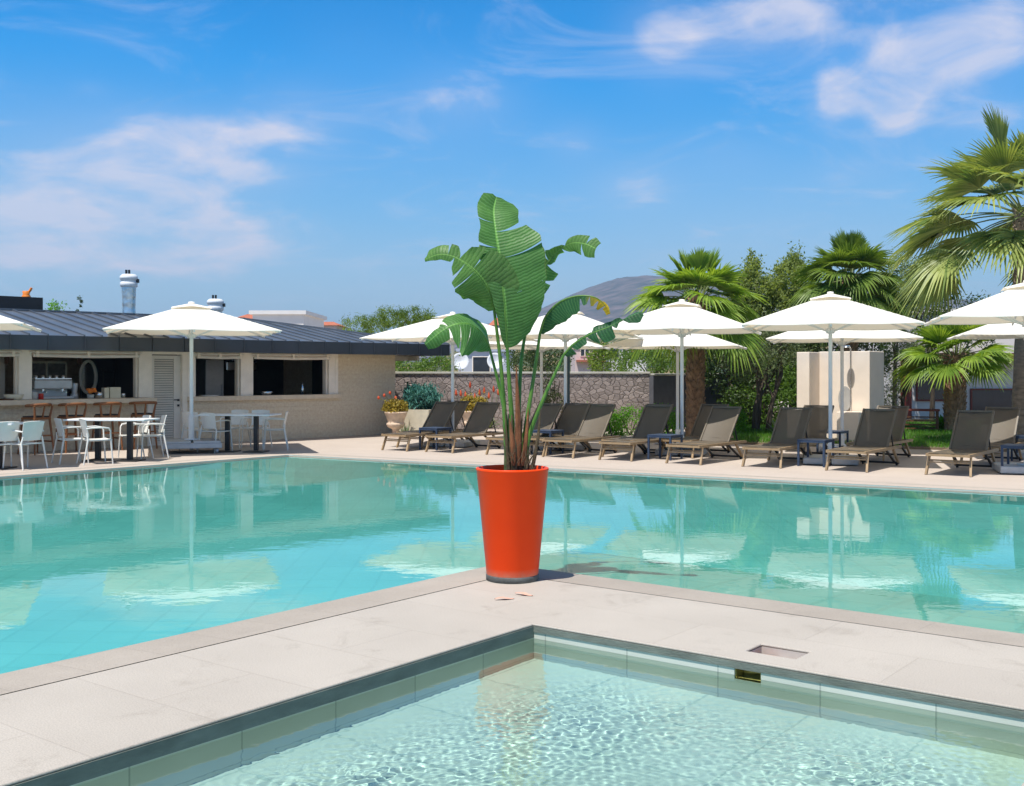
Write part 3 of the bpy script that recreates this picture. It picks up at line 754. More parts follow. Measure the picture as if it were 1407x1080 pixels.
# roof: hipped, standing seams
OH, EX, RD, ZE, ZR = .9, 1.083, 3.79, 2.31, 2.97
rfm = MB()
E = (EX, -OH); RX, RY = EX-RD, -OH+RD
Lx = -TL-3
rfm.poly([(E[0],E[1],ZE),(RX,RY,ZR),(Lx,RY,ZR),(Lx,E[1],ZE)][::-1])
rfm.poly([(E[0],E[1],ZE),(E[0],RY+RD,ZE),(RX,RY,ZR)])
rfm.poly([(Lx,RY,ZR),(RX,RY,ZR),(E[0],RY+RD,ZE),(Lx,RY+RD,ZE)])
x = E[0]-.30
while x > Lx:
    yt = min(RD, E[0]-x) ; zt = ZE+(ZR-ZE)*yt/RD
    rfm.bar((x, E[1]+.01, ZE+.012), (x, E[1]+yt-.02, zt+.012), .02, .04)
    x -= .36
y = E[1]+.36
while y < RY+RD:
    dx_ = min(y-E[1], RY+RD-y); rfm.bar((E[0]-.01, y, ZE+.012), (E[0]-dx_, y, ZE+(ZR-ZE)*dx_/RD+.012), .02, .04); y += .36
rfm.bar((E[0],E[1],ZE+.015),(RX,RY,ZR+.02),.06,.04); rfm.bar((RX,RY,ZR+.02),(Lx,RY,ZR+.02),.10,.04)
roof = rfm.build('roof', M['roof_metal'], bar)
fa = MB(); fh = .285
fa.box(((E[0]+Lx)/2, E[1]+.02, ZE-fh/2-.002), (E[0]-Lx, .04, fh)); fa.box((E[0]-.02, RY, ZE-fh/2-.002), (.04, 2*RD-.08, fh))
x = E[0]-.30
while x > Lx:
    fa.box((x, E[1]-.012, ZE-fh/2-.004), (.022, .024, fh-.004)); x -= .72
fa.build('fascia', M['fascia_metal'], bar)
so = MB(); so.box(((E[0]+Lx)/2, E[1]+.04+(OH-.08)/2, ZE-fh+.03), (E[0]-Lx-.1, OH-.08, .02)); so.box((EX/2+.0, RY, ZE-fh+.031), (EX-.08, 2*RD-.2, .02)); so.build('soffit', M['frame_white'], bar)
bm_ = MB(); bm_.bar((.05, .6, 1.96), (EX-.15, .6, 1.96), .09, .12); bm_.bar((EX-.15,.2,1.96),(EX-.15,5.5,1.96),.09,.12); bm_.build('eaves_beam', M['concrete'], bar)
# rooftop box
pbx = MB(); c = MBAR.inverted() @ A(0, 418, 26.6); c2 = MBAR.inverted() @ A(59, 418, 26.6)
pbx.box(((c.x+c2.x)/2-2.0, c2.y+.6, 3.12), (c2.x-c.x+4.0, 1.2, .52)); pbx.build('roof_box', M['dark_panel'], bar)

# foil wrapped flues standing on the roof
def flue(px, Y, ztop, r, label, zb=2.6):
    p = GX(px, Y, 0); t = thing('roof_flue', label, 'flue', (p.x, Y, zb), 0, 'foil wrapped flues on the bar roof')
    H = ztop-zb; m = MB(); pr = []
    rr = random.Random(int(px))
    for i in range(26):
        z = (H-.30)*i/25; pr.append((r*(1.0-.10*math.sin(i/25*PI*.9))*(1+rr.uniform(-.035,.035)), z))
    m.lathe(pr, n=20); m.build('duct', M['foil'], t)
    c_ = MB(); c_.lathe([(r*.95,H-.32),(r*1.16,H-.30),(r*1.16,H-.20),(r*1.08,H-.19),(r*1.08,H-.14),(r*1.2,H-.13),(r*1.2,H-.05),(r*1.0,H-.02),(r*.9,H),(0,H)], n=24); c_.build('cowl', M['white_metal'], t)
    k = MB()
    for dx in (-.35, .05): MB().tube([(r*dx,0,H-.02),(r*dx,0,H+.11)], .028, 8).build('stub', M['black_metal'], t)
    MB().box((r*1.22,0,H-.16),(.07,.06,.09)).build('clamp', M['black_metal'], t)
    return t
flue(177, 27.0, A(177,377,27.0).z, .175, 'taller foil wrapped flue with white cowl rising from the bar roof')
flue(296, 29.6, A(296,411,29.6).z, .185, 'shorter foil wrapped flue just showing above the parasol top', 2.5)
oc = MB(); p = A(36,412,26.9); oc.lathe([(.0,0),(.11,0),(.10,.06),(.075,.10),(.09,.17),(.07,.18),(0,.18)], n=16); oc.tube([(.03,0,.12),(.10,0,.20),(.13,0,.26)], .03, 8); o = oc.build('vent_cowl', M['orange']); o.location = (p.x, p.y, 3.38); tag(o, 'small orange vent cowl on the black roof box', 'vent')

# ------------------------------------------------------------------ things on and in the bar
def on_counter(px, off=.0, ysc=0): t_ = ft(px); return BL(-t_, off, SILL)
def place(o, loc, rz=BR): o.location = loc; o.rotation_euler = (0,0,rz); return o
def lat(name, prof, mat, loc, label, cat, group=None, n=20):
    o = MB().lathe(prof, n=n).build(name, mat); place(o, loc); return tag(o, label, cat, group)
zc = SILL-.004
cm = thing('espresso_machine', 'grey and silver espresso machine on the bar counter', 'coffee machine', BL(-ft(80)-.05, .30, zc), BR)
m = MB(); m.box((0,0,.30),(.78,.42,.20),bev=.03); m.box((0,.10,.12),(.74,.22,.2),bev=.02); m.box((0,-.03,.03),(.78,.46,.05),bev=.01); m.build('body', M['grey_metal'], cm)
m = MB(); m.box((0,-.02,.415),(.74,.36,.02)); 
for i in range(5): m.lathe([(.035,0),(.042,.06),(.036,.06),(.03,.005),(0,.005)], ((i-2)*.14, 0, .427), 12)
m.build('cup_rail', M['chrome'], cm)
for i in (-.2, .2): MB().tube([(i,-.16,.21),(i,-.16,.15)],.035,10).tube([(i,-.17,.16),(i,-.34,.14)],.014,8).build('group_head', M['chrome'], cm)
mr = thing('oval_mirror', 'tall oval mirror with white frame on the bar back wall', 'mirror', BX(121.5, 1.93, 0), BR)
mc = A(121.5,518,1); 
def ell(rx, rz, y, n=36): return [(rx*math.cos(2*PI*k/n), y, rz*math.sin(2*PI*k/n)) for k in range(n)]
m = MB(); e1 = ell(.18,.36,0); m.tube(e1+[e1[0]], .035, 8, cap=False); o = m.build('frame', M['frame_white'], mr); o.location.z = BX(121.5,1.93,py=518).z
m = MB(); m.add(ell(.17,.35,.01), [tuple(range(36))]); o = m.build('glass', M['mirror'], mr); o.location.z = BX(121.5,1.93,py=518).z
for i, (px, lab) in enumerate(((50,'framed dark picture on the bar back wall beside the pier'), (77,'framed dark picture on the bar back wall nearer the mirror'))):
    t = thing('wall_picture', lab, 'picture', BX(px, 2.10, py=512), BR, 'pictures on the bar back wall')
    MB().box((0,0,0),(.42,.03,.44)).build('print', M['picture'], t)
    m = MB()
    for a, b in (((-.21,0,-.22),(.21,0,-.22)),((-.21,0,.22),(.21,0,.22)),((-.22,0,-.235),(-.22,0,.235)),((.22,0,-.235),(.22,0,.235))): m.bar(a,b,.03,.05)
    m.build('frame', M['cream'], t)
p = BX(62, 1.98, 0); sh = MB(); sh.box((0,0,1.93),(1.9,.28,.03)); sh.box((-.8,.05,1.85),(.03,.2,.14)); sh.box((.8,.05,1.85),(.03,.2,.14)); o = sh.build('wall_shelf', M['dark_wood']); place(o, p); tag(o, 'dark wood shelf high on the bar back wall', 'shelf')
vs_ = thing('flower_vase', 'clear pot with bright orange flowers on the bar counter', 'vase', BL(-ft(126), .05, zc), BR)
MB().lathe([(0,0),(.06,0),(.075,.08),(.07,.085),(.06,.01),(0,.01)]).build('pot', M['base_white'], vs_)
m = MB()
rr = random.Random(5)
for i in range(16):
    a = rr.uniform(0,6.28); r_ = rr.uniform(0,.10); m.lathe([(0,-.03),(.03,-.02),(.04,0),(.03,.02),(0,.03)], (r_*math.cos(a), r_*math.sin(a), .13+rr.uniform(0,.07)), 8)
m.build('blossom', M['orange'], vs_)
for i, (px, w, h, lab) in enumerate(((148,.10,.22,'narrower cream carton on the bar counter beside the vase'),(160,.24,.23,'wider cream carton on the bar counter by the navy wall'))):
    o = MB().box((0,0,h/2),(w,.16,h),bev=.008).build('carton', M['cream']); place(o, BL(-ft(px), .12, zc)); tag(o, lab, 'carton', 'cream cartons on the bar counter')
cyl = lambda r, h: [(0,0),(r,0),(r,h*.96),(r*.9,h),(0,h)]
lat('steel_canister', cyl(.075,.13), M['chrome'], BL(-ft(139), .10, zc), 'steel canister between flowers and cream carton on counter', 'canister')
lat('red_jar', cyl(.05,.12), M['red_plastic'], BL(-ft(57), .02, zc), 'red jar in front of the espresso machine', 'jar')
lat('glass_jar', cyl(.06,.15), M['base_white'], BL(-ft(48), .02, zc), 'pale jar beside the white pier on the bar counter', 'jar')
lat('blender', [(0,0),(.08,0),(.07,.10),(.05,.12),(.075,.30),(.07,.32),(0,.33)], M['grey_metal'], BL(-ft(108), .2, zc), 'grey blender between espresso machine and mirror', 'blender')
lat('coffee_grinder', [(0,0),(.09,0),(.09,.20),(.04,.24),(.10,.36),(.10,.38),(0,.38)], M['black_metal'], BL(-ft(101), .38, zc), 'black coffee grinder behind the counter near the espresso machine', 'grinder')
lat('bread_basket', [(0,0),(.14,0),(.19,.11),(.17,.11),(.13,.02),(0,.02)], M['cream'], BL(-ft(19), .0, zc), 'round cream bread basket at the left end of counter', 'basket')
lat('wooden_dish', [(0,0),(.13,0),(.15,.03),(0,.025)], M['dark_wood'], BL(-ft(8), -.05, zc), 'low wooden dish on the counter left of the basket', 'dish')
lat('glass_tumbler', cyl(.04,.10), M['chrome'], BL(-ft(171), .05, zc), 'small steel tumbler on counter right of the cartons', 'tumbler')
# espresso back cabinet
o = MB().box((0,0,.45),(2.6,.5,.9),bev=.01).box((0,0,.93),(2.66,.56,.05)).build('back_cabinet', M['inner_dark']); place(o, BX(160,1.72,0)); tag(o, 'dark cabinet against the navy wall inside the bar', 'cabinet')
o = MB().box((0,0,0),(.72,.05,.06)).box((0,.02,-.22),(.62,.05,.36),bev=.02).build('wall_oven', M['black_metal']); place(o, BX(160,1.98,py=508)); tag(o, 'black oven with steel handle bar on the navy wall', 'oven')
# kitchen: fridge, shelf, extractor, lamp
o = MB().box((0,0,.95),(.5,.5,1.9),bev=.015).box((.2,-.26,1.0),(.02,.02,.6)).build('fridge', M['grey_metal']); place(o, BX(288,2.2,0)); tag(o, 'tall grey fridge inside the left kitchen hatch', 'fridge')
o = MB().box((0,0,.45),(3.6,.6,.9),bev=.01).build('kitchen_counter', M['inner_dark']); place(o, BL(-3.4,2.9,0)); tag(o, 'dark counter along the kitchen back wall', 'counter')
lat('kitchen_bottle', [(0,0),(.045,0),(.045,.2),(.015,.27),(.015,.33),(0,.33)], M['chrome'], BL(-ft(430), .45, zc-.04), 'silver bottle inside the right kitchen hatch', 'bottle')
lat('steel_bowl', [(0,0),(.08,0),(.16,.09),(.15,.09),(.07,.01),(0,.01)], M['chrome'], BL(-ft(370), .12, SILL), 'shallow steel bowl on the kitchen hatch sill', 'bowl')
lat('salad_tray', [(0,0),(.2,0),(.22,.03),(0,.03)], M['base_white'], BL(-ft(290), .1, SILL), 'white oval tray on the left kitchen hatch sill', 'tray')
m = MB().box((0,0,0),(.9,.5,.25),bev=.03).tube([(0,.1,.1),(0,.1,.6)],.12,12); o = m.build('extractor_hood', M['chrome']); place(o, BL(-2.9,2.9,1.75)); tag(o, 'steel extractor hood in the dark kitchen', 'extractor')

# ================================================================== FURNITURE
def make_stool(label):
    t = thing('bar_stool', label, 'stool', (0,0,0), 0, 'wooden bar stools along the counter')
    for sx in (-1, 1):
        for sy in (-1, 1):
            top = (sx*.175, sy*.165, .70 if sy < 0 else .70); bot = (sx*.235, sy*.225, 0)
            pts = [bot, top] if sy > 0 else [bot, top, (sx*.215, -.20, .94)]
            MB().tube(pts, [.017, .024] if sy > 0 else [.017, .026, .018], 8).build('leg', M['stool_wood'], t)
    m = MB()
    for z, w in ((.24,.222),(.36,.212)):
        for s in (-1,1):
            if z < .3: m.bar((s*w,-w*.96,z),(s*w,w*.96,z),.022,.03)
            else: m.bar((-w,s*w*.95,z),(w,s*w*.95,z),.022,.03)
    m.build('stretcher', M['stool_wood'], t)
    m = MB().box((0,0,.695),(.40,.38,.045),bev=.015); m.build('seat_frame', M['stool_wood'], t)
    MB().box((0,0,.728),(.36,.34,.03),bev=.012).build('seat_pad', M['inner_dark'], t)
    pts = []; 
    for i in range(15):
        a = PI + PI*i/14; pts.append((.275*math.cos(a), -.02+.225*math.sin(a), .945+.02*math.sin(PI*i/14)))
    MB().tube(pts, [.016]+[.021]*13+[.016], 8, flat=1.5).build('back_rail', M['stool_wood'], t)
    m = MB(); m.tube([(0,-.17,.71),(0,-.235,.95)],[.02,.016],8); m.build('back_support', M['stool_wood'], t)
    return t
def stool_at(px, off=-.62): return BL(-ft(px)+.15, off, 0)
SL_ = [(22,'wooden bar stool partly hidden behind the shaded white chairs',.35),(70,'wooden bar stool standing clear left of the long white table',.1),(119,'wooden bar stool behind the nearer pair of white chairs, between two other stools',-.05),(168,'wooden bar stool at the counter end nearest the louvred door',-.2)]
s0 = make_stool(SL_[0][1])
for i, (px, lab, dr) in enumerate(SL_):
    o = s0 if i == 0 else dup(s0, (0,0,0), 0, lab)
    o.location = stool_at(px); o.rotation_euler = (0,0,BR+dr)

def make_chair(label, cat='chair', group='white plastic armchairs'):
    t = thing('armchair', label, cat, (0,0,0), 0, group)          # faces +y
    m = MB()
    def seat(u, v): x = (u-.5)*.44*(1-.08*v*0); y = -.20+.42*v; return (x, y, .445+.012*math.cos(u*2*PI)*.8-.012*math.sin(v*PI))
    m.grid(seat, 10, 8); m.grid(lambda u, v: (lambda p: (p[0],p[1],p[2]-.02))(seat(1-u, v)), 10, 8); m.box((0,-.20,.436),(.43,.012,.02)); m.box((0,.222,.436),(.43,.012,.02)); m.box((-.22,.01,.436),(.012,.42,.02)); m.box((.22,.01,.436),(.012,.42,.02))
    m.build('seat', M['white_plastic'], t)
    m = MB()
    def back(u, v, o=0): x = (u-.5)*(.37+.05*v); a = (u-.5)*2; y = -.215-.075*v + .035*a*a + o; return (x, y, .50+.32*v - .012*a*a*v)
    m.grid(lambda u, v: back(u, v), 10, 8); m.grid(lambda u, v: back(1-u, v, -.014), 10, 8)
    for u in (0, 1): m.tube([back(u, k/8, -.007) for k in range(9)], .009, 6)
    m.tube([back(k/10, 1, -.007) for k in range(11)], .009, 6); m.tube([back(k/10, 0, -.007) for k in range(11)], .009, 6)
    m.build('backrest', M['white_plastic'], t)
    for sx in (-1, 1):
        MB().tube([(sx*.255,-.30,0),(sx*.225,-.215,.45),(sx*.195,-.228,.56)], [.012,.018,.013], 8).build('leg', M['white_plastic'], t)
        MB().tube([(sx*.255,.225,0),(sx*.235,.195,.43)], [.012,.018], 8).build('leg', M['white_plastic'], t)
        MB().tube([(sx*.215,-.24,.645),(sx*.262,-.16,.66),(sx*.268,.05,.665),(sx*.262,.15,.65),(sx*.245,.185,.60),(sx*.235,.19,.44)], [.012,.014,.016,.015,.014,.014], 8).build('armrest', M['white_plastic'], t)
    return t
def make_table(label, L_, W_, offs):
    t = thing('dining_table', label, 'table', (0,0,0), 0, 'white topped dining tables')
    MB().box((0,0,.745),(L_,W_,.028),bev=.006).build('tabletop', M['table_white'], t)
    for o_ in offs:
        p_ = MB().box((o_,0,.38),(.085,.085,.70)).box((o_,0,.725),(.35,.35,.012)).build('pedestal', M['black_metal'], t)
        m = MB().box((o_,0,.012),(.42,.42,.016),bev=.004); m.build('foot_plate', M['black_metal'], p_)
    return t
# set A between parasol and stools
ta = make_table('long white table with two black pedestals below the large parasol, beside the bar stools', 1.48, .72, (-.26,.33)); 
pa = (G(135,633.5)+G(167,633))/2; ta.location = GX(154, 19.95); ta.rotation_euler = (0,0,R(-4))
c0 = make_chair('white armchair, left one of the pair with backs turned at the long white table')
c0.scale = (.93,.93,.96)
def face(px, y, ang, first, lab):
    p = G(px, y); o = first or dup(c0, p, 0, lab); o.location = p; o.rotation_euler = (0,0,R(ang)); return o
face(99, 636.0, -52, c0, '')
face(133, 637.0, -55, None, 'white armchair, right one of the pair with backs turned at the long white table')
face(184, 629.5, 128, None, 'white armchair at the far right end of the long white table')
face(207, 629, 118, None, 'white armchair half lost against the louvred door beside the parasol pole')
# set B right of the parasol
tb = dup(ta, GX(330, 22.2), R(-6), 'long white table with two black pedestals below the kitchen hatches')
face(297, 621, -30, None, 'white armchair with its back turned, left end of the table under the kitchen hatches')
face(272, 618.5, -25, None, 'white armchair just right of the big parasol pole, by the kitchen wall')
face(322, 615, 165, None, 'white armchair behind the table under the left kitchen hatch')
face(352, 615.5, 170, None, 'white armchair behind the right pedestal of the table under the kitchen hatches')
face(377, 618, 100, None, 'white armchair at the right end of the table under the kitchen hatches')
# set C at the left edge, in shade
tc_ = dup(ta, GX(-28, 18.4), R(-4), 'shaded white table cut off at the left picture edge')
face(33, 644, 62, None, 'shaded white armchair nearest the pool at the left picture edge')
face(2, 645, 45, None, 'shaded white armchair partly cut by the left picture edge')

# ------------------------------------------------------------------ parasols
def make_parasol(label, group='square white parasols', base='slab'):
    t = thing('parasol', label, 'parasol', (0,0,0), 0, group)
    s = 1.43; ZT, ZC = 2.95, 2.40
    MB().tube([(0,0,.05),(0,0,2.86)], .034, 14).build('pole', M['white_metal'], t)
    def surf(u, v, ztop=ZT, zc=ZC, s=s, sag=.020):
        x, y = (u*2-1)*s, (v*2-1)*s; q = max(abs(x), abs(y))/s
        k = min(abs(x), abs(y))/max(1e-6, max(abs(x),abs(y)))
        return (x, y, ztop-(ztop-zc)*q - sag*math.sin(min(1,k*1.0)*PI)*q*math.sin(q*PI*.55) - .012*q*q*(k>.98))
    ca = MB().grid(surf, 28, 28, True)
    # short hem turned down round the edge
    rim = [surf(i/28,0) for i in range(28)] + [surf(1,i/28) for i in range(28)] + [surf(1-i/28,1) for i in range(28)] + [surf(0,1-i/28) for i in range(28)]
    n = len(rim); hm = [(x*1.002, y*1.002, z-.014) for x, y, z in rim]
    ca.add(rim+hm, [(i,(i+1)%n,n+(i+1)%n,n+i) for i in range(n)], False)
    ca.build('canopy', M['canopy'], t)
    def cap(u, v):
        x, y, z = surf(u, v, .115, 0, .34, 0.0)
        a = math.atan2(y, x); q = max(abs(x),abs(y))/.34
        return (x, y, ZT-.092+z + .030*q*(abs(math.cos(2*(a)))**1.5))
    cm_ = MB().grid(cap, 16, 16, True); cm_.lathe([(0,.02),(.05,.01),(.06,-.02)], (0,0,ZT+.035), 16); cm_.build('vent_cap', M['canopy'], t)
    for k in range(8):
        a = PI/4*k + PI/4; r_ = s*(math.sqrt(2) if k % 2 == 0 else 1.0)
        zz = ZC-.03
        e = (math.cos(a)*r_*.985, math.sin(a)*r_*.985, zz-.012)
        MB().bar((0,0,ZT-.09), e, .022, .03).build('rib', M['white_metal'], t)
        mid = Vector((0,0,ZT-.09)).lerp(Vector(e), .52)
        MB().bar((math.cos(a)*.05, math.sin(a)*.05, 2.30), mid, .016, .022).build('strut', M['white_metal'], t)
    MB().lathe([(.036,-.05),(.07,-.05),(.075,.03),(.036,.05)], (0,0,2.32), 16).build('runner', M['white_metal'], t)
    MB().lathe([(.036,-.04),(.065,-.04),(.07,.03),(.036,.05)], (0,0,ZT-.08), 16).build('hub', M['white_metal'], t)
    if base == 'slab':
        b_ = MB()
        for sx in (-1,1):
            for sy in (-1,1): b_.box((sx*.235, sy*.235, .07),(.44,.44,.11),bev=.02)
        b_.build('base', M['base_white'], t)
        MB().lathe([(.15,.127),(.15,.14),(.05,.145),(.045,.36),(.036,.36)], n=18).bar((.04,0,.30),(.11,0,.30),.02).build('base_sleeve', M['white_metal'], t)
    else:
        b_ = MB().box((0,0,.155),(1.0,1.0,.10),bev=.012); 
        for sx in (-1,1):
            for sy in (-1,1): b_.box((sx*.25, sy*.25, .225),(.46,.46,.045),bev=.01)
        bo = b_.build('base', M['grey_metal'], t)
        for sx in (-1,1):
            for sy in (-1,1): MB().tube([(sx*.42-.02,sy*.42,.055),(sx*.42+.02,sy*.42,.055)],.05,12).box((sx*.42,sy*.42,.10),(.05,.05,.03)).build('castor', M['grey_metal'], bo)
        MB().lathe([(.12,.25),(.12,.27),(.055,.275),(.05,.75),(.036,.75)], n=18).bar((.04,0,.72),(.12,0,.72),.022).build('base_sleeve', M['white_metal'], t)
    return t
pz = make_parasol('large white parasol on a wheeled grey base between the two long white tables', base='trolley')
pz.location = GX(263, 22.1); pz.rotation_euler = (0,0,R(18)); pz.scale = (1.12,1.12,1.0)
dup(pz, GX(-94, 18.9), R(18), 'white parasol of which only one canopy tip enters at the left picture edge', (1.12,1.12,1.0))
pr = make_parasol('', base='slab')
PR = [(622,23.9,-20,'white parasol left of the giant plant, over the first two loungers',1.03,-.035),
 (777,22.9,-14,'white parasol right behind the giant plant, nearer the pool of its pair',1.0,-.02),
 (744,26.2,-14,'white parasol behind the giant plant, farther from the pool of its pair',1.0,-.09),
 (937,21.4,-15.7,'white parasol in front of the tall palm trunk, nearer the pool',1.0,0),
 (931,24.7,-15.7,'white parasol beside the tall palm trunk, behind and lower than its neighbour',1.0,-.10),
 (1141,19.35,-15.7,'white parasol before the outdoor shower block, nearer the pool',1.0,0),
 (1157,22.4,-15.7,'white parasol closest to the outdoor shower block, behind another one',1.0,-.06),
 (1411,17.6,-15.7,'white parasol cut by the right picture edge, upper and nearer of two',1.0,.02),
 (1425,20.6,-15.7,'white parasol cut by the right picture edge, lower and farther of two',1.0,-.05)]
for i, (px, Y, a, lab, s, tl) in enumerate(PR):
    o = pr if i == 0 else dup(pr, (0,0,0), 0, lab)
    o.location = GX(px, Y); o.rotation_euler = (0,0,R(a)); o['label'] = lab; o.scale = (s,s,1+tl)

# ------------------------------------------------------------------ loungers
def make_lounger(label):
    t = thing('sun_lounger', label, 'sun lounger', (0,0,0), 0, 'sun loungers along the pool')       # foot at origin, +y to the head
    W_ = .31; Z = .315; LN = 1.86; PV = 1.18
    m = MB()
    for s in (-1,1): m.bar((s*W_,0,Z),(s*W_,LN,Z),.035,.045)
    for y_ in (.018,.62,PV,LN-.018): m.bar((-W_+.018,y_,Z-.002),(W_-.018,y_,Z-.002),.03,.035)
    m.build('frame', M['bronze_metal'], t)
    for s in (-1,1):
        MB().bar((s*(W_-.0),.14,Z-.02),(s*(W_+.02),.03,0),.034,.04).build('leg', M['bronze_metal'], t)
        lg_ = MB().bar((s*(W_-.0),LN-.42,Z-.02),(s*(W_+.005),LN-.16,.05),.034,.04).build('leg', M['bronze_metal'], t)
    m = MB(); 
    for s in (-1,1): m.bar((s*(W_-.05),PV+.02,Z-.02),(s*(W_-.045),LN-.17,.04),.03)
    m.bar((-W_-.02,LN-.16,.045),(W_+.02,LN-.16,.045),.035)
    for s in (-1,1): m.tube([(s*(W_-.02)-.015,LN-.16,.035),(s*(W_-.02)+.015,LN-.16,.035)],.035,12)
    m.build('rear_support', M['black_metal'], t)
    m = MB()
    for y_ in (.09,.17): m.bar((-W_+.0,y_,.20 if y_ < .1 else .225),(W_,y_,.20 if y_ < .1 else .225),.022)
    m.build('stretcher', M['bronze_metal'], t)
    m = MB(); m.grid(lambda u, v: ((u-.5)*2*(W_-.015), .02+v*(PV-.02), Z+.026-.018*math.sin(u*PI)*math.sin(v*PI)), 8, 10); m.grid(lambda u, v: ((.5-u)*2*(W_-.015), .02+v*(PV-.02), Z+.014-.018*math.sin(u*PI)*math.sin(v*PI)), 8, 10)
    m.build('seat_sling', M['sling'], t)
    ang = R(50); H = .81
    def bk(x, h, o=0): return (x, PV+.02+math.cos(ang)*h - math.sin(ang)*o*-1, Z+.02+math.sin(ang)*h + math.cos(ang)*o*-1)
    m = MB(); m.grid(lambda u, v: bk((u-.5)*2*(W_-.03), .02+v*(H-.04), .02*math.sin(u*PI)), 8, 8); m.grid(lambda u, v: bk((.5-u)*2*(W_-.03), .02+v*(H-.04), .012+.02*math.sin(u*PI)), 8, 8)
    b_ = m.build('backrest', M['sling'], t)
    m = MB()
    for s in (-1,1): m.bar(bk(s*(W_-.03),0), bk(s*(W_-.03),H), .028,.034)
    m.bar(bk(-W_+.045,H-.012), bk(W_-.045,H-.012), .03); m.bar(bk(-W_+.045,.10,.03), bk(W_-.045,.10,.03), .02)
    m.build('backrest_frame', M['sling_frame'], b_)
    for s in (-1,1): MB().bar(bk(s*(W_-.07),.45,.02), (s*(W_-.07),LN-.20,Z), .018).build('prop', M['black_metal'], t)
    return t
M['sling_frame'] = pm('sling_frame', (.13,.105,.075), .45, .15, 8)
lo = make_lounger('')
LR = math.atan2(-.58,.815)
uL = Vector((.58,.815,0)).normalized()
row1 = [((527,619),(557,620),'sun lounger nearest the bar, leftmost of the pool edge row'),
 ((588,621),(619,623),'sun lounger under the parasol left of the giant plant, second in the pool edge row'),
 ((671,625.3),(703,626.3),'sun lounger behind the giant plant stems, its foot left of them'),
 ((748,628),(785,630),'sun lounger just right of the giant plant in the pool edge row'),
 ((825,632),(866,634),'sun lounger between the giant plant and the palm trunk, in front of green shrubs'),
 ((917.5,637),(960.5,639),'sun lounger in front of the tall palm trunk, at the pool edge'),
 ((1023,641),(1070,644),'sun lounger left of the outdoor shower block, at the pool edge'),
 ((1136,647),(1190,649),'sun lounger in front of the outdoor shower block, at the pool edge'),
 ((1273,652),(1333,656),'sun lounger at the pool edge in front of the short bushy palm')]
row2 = [((792,553),22.6,'sun lounger of the back row beside the concrete ledge'),
 ((628,556),24.6,'sun lounger of the back row beside the urn of golden succulents'),
 ((905,555.5),22.0,'sun lounger of the back row in front of the grey wall return'),
 ((981,554),22.0,'sun lounger of the back row at the foot of the tall palm trunk'),
 ((1124,556),21.2,'sun lounger of the back row touching the left side of shower block'),
 ((1226,555.5),20.9,'sun lounger of the back row beside the lawn and the wooden bench'),
 ((1377,557),20.1,'sun lounger of the back row by the big palm trunk at right')]
n_ = 0
for a, b, lab in row1:
    p = (G(*a)+G(*b))/2 - uL*.03
    o = lo if n_ == 0 else dup(lo, p, LR, lab); o.location = p; o.rotation_euler = (0,0,LR+R(1.8*math.sin(n_*2.3))); o['label'] = lab; n_ += 1
for (px, py), Y, lab in row2:
    p = GX(px, Y) - uL*1.66; dup(lo, p, LR, lab)

def make_side(label):
    t = thing('side_table', label, 'side table', (0,0,0), 0, 'navy metal side tables between the loungers')
    MB().box((0,0,.445),(.48,.48,.018),bev=.003).build('tabletop', M['navy_metal'], t)
    for sx in (-1,1):
        for sy in (-1,1): MB().box((sx*.222,sy*.222,.218),(.034,.034,.436)).build('leg', M['navy_metal'], t)
    m = MB()
    for s in (-1,1): m.box((0,s*.222,.42),(.41,.03,.03)); m.box((s*.222,0,.42),(.03,.41,.03))
    m.build('apron', M['navy_metal'], t)
    return t
sd = make_side('')
sides = [(G(598,617.5),'navy side table between the two leftmost loungers'),(G(752,622.5),'navy side table right beside the giant plant stems'),(G(914,631),'navy side table left of the lounger before the tall palm'),
 (G(1121,640),'navy side table in front of the parasol pole at the shower block'),(G(1402,651),'navy side table at the right picture edge, nearer the pool'),
 (GX(1144,21.7),'navy side table behind the parasol pole at the shower block'),(GX(1412,20.0),'navy side table at the right picture edge, farther from the pool')]
for i, (p, lab) in enumerate(sides):
    o = sd if i == 0 else dup(sd, p, LR, lab); o.location = p; o.rotation_euler = (0,0,LR); o['label'] = lab

# ================================================================== STONE WALL, SHOWER, POTS
wa, wb2 = GX(541, 31.2), GX(892, 30.4)
dv = (wb2-wa); wl_ = dv.length; wr = math.atan2(dv.y, dv.x)
sw_ = thing('boundary_wall', 'purplish rubble stone garden wall with pale coping behind the loungers', 'wall', wa, wr)
MB().box((wl_/2,.15,.76),(wl_,.30,1.56)).build('masonry', M['stone_wall'], sw_)
m = MB().box((wl_/2,.15,1.575),(wl_+.06,.38,.06),bev=.012); m.build('coping', M['concrete'], sw_)
rv = thing('wall_return', 'garden wall return beside the tall palm, shade put into its dark colour', 'wall', wb2, wr+R(62))
M['return_shade'] = pm('return_shade', (.085,.085,.095), .85, .25, 2.5, bump=.4, bscale=18)  # shade of the face turned from the sun, put into the base colour
MB().box((3.0,-.15+.16,.74),(6.0,.28,1.52)).build('masonry', M['return_shade'], rv); MB().box((3.0,.01,1.53),(6.0,.34,.05),bev=.01).build('coping', M['concrete'], rv)
# concrete ledge
o = MB().box((0,0,.52),(.95,.5,.12),bev=.015).box((-.3,.05,.23),(.2,.4,.46)).box((.3,.05,.23),(.2,.4,.46)).build('stone_bench', M['planter_stone']); p = GX(806,27.3); o.location = (p.x,p.y,.14); o.rotation_euler = (0,0,R(-30)); tag(o, 'pale concrete ledge in front of the rubble stone wall', 'ledge')

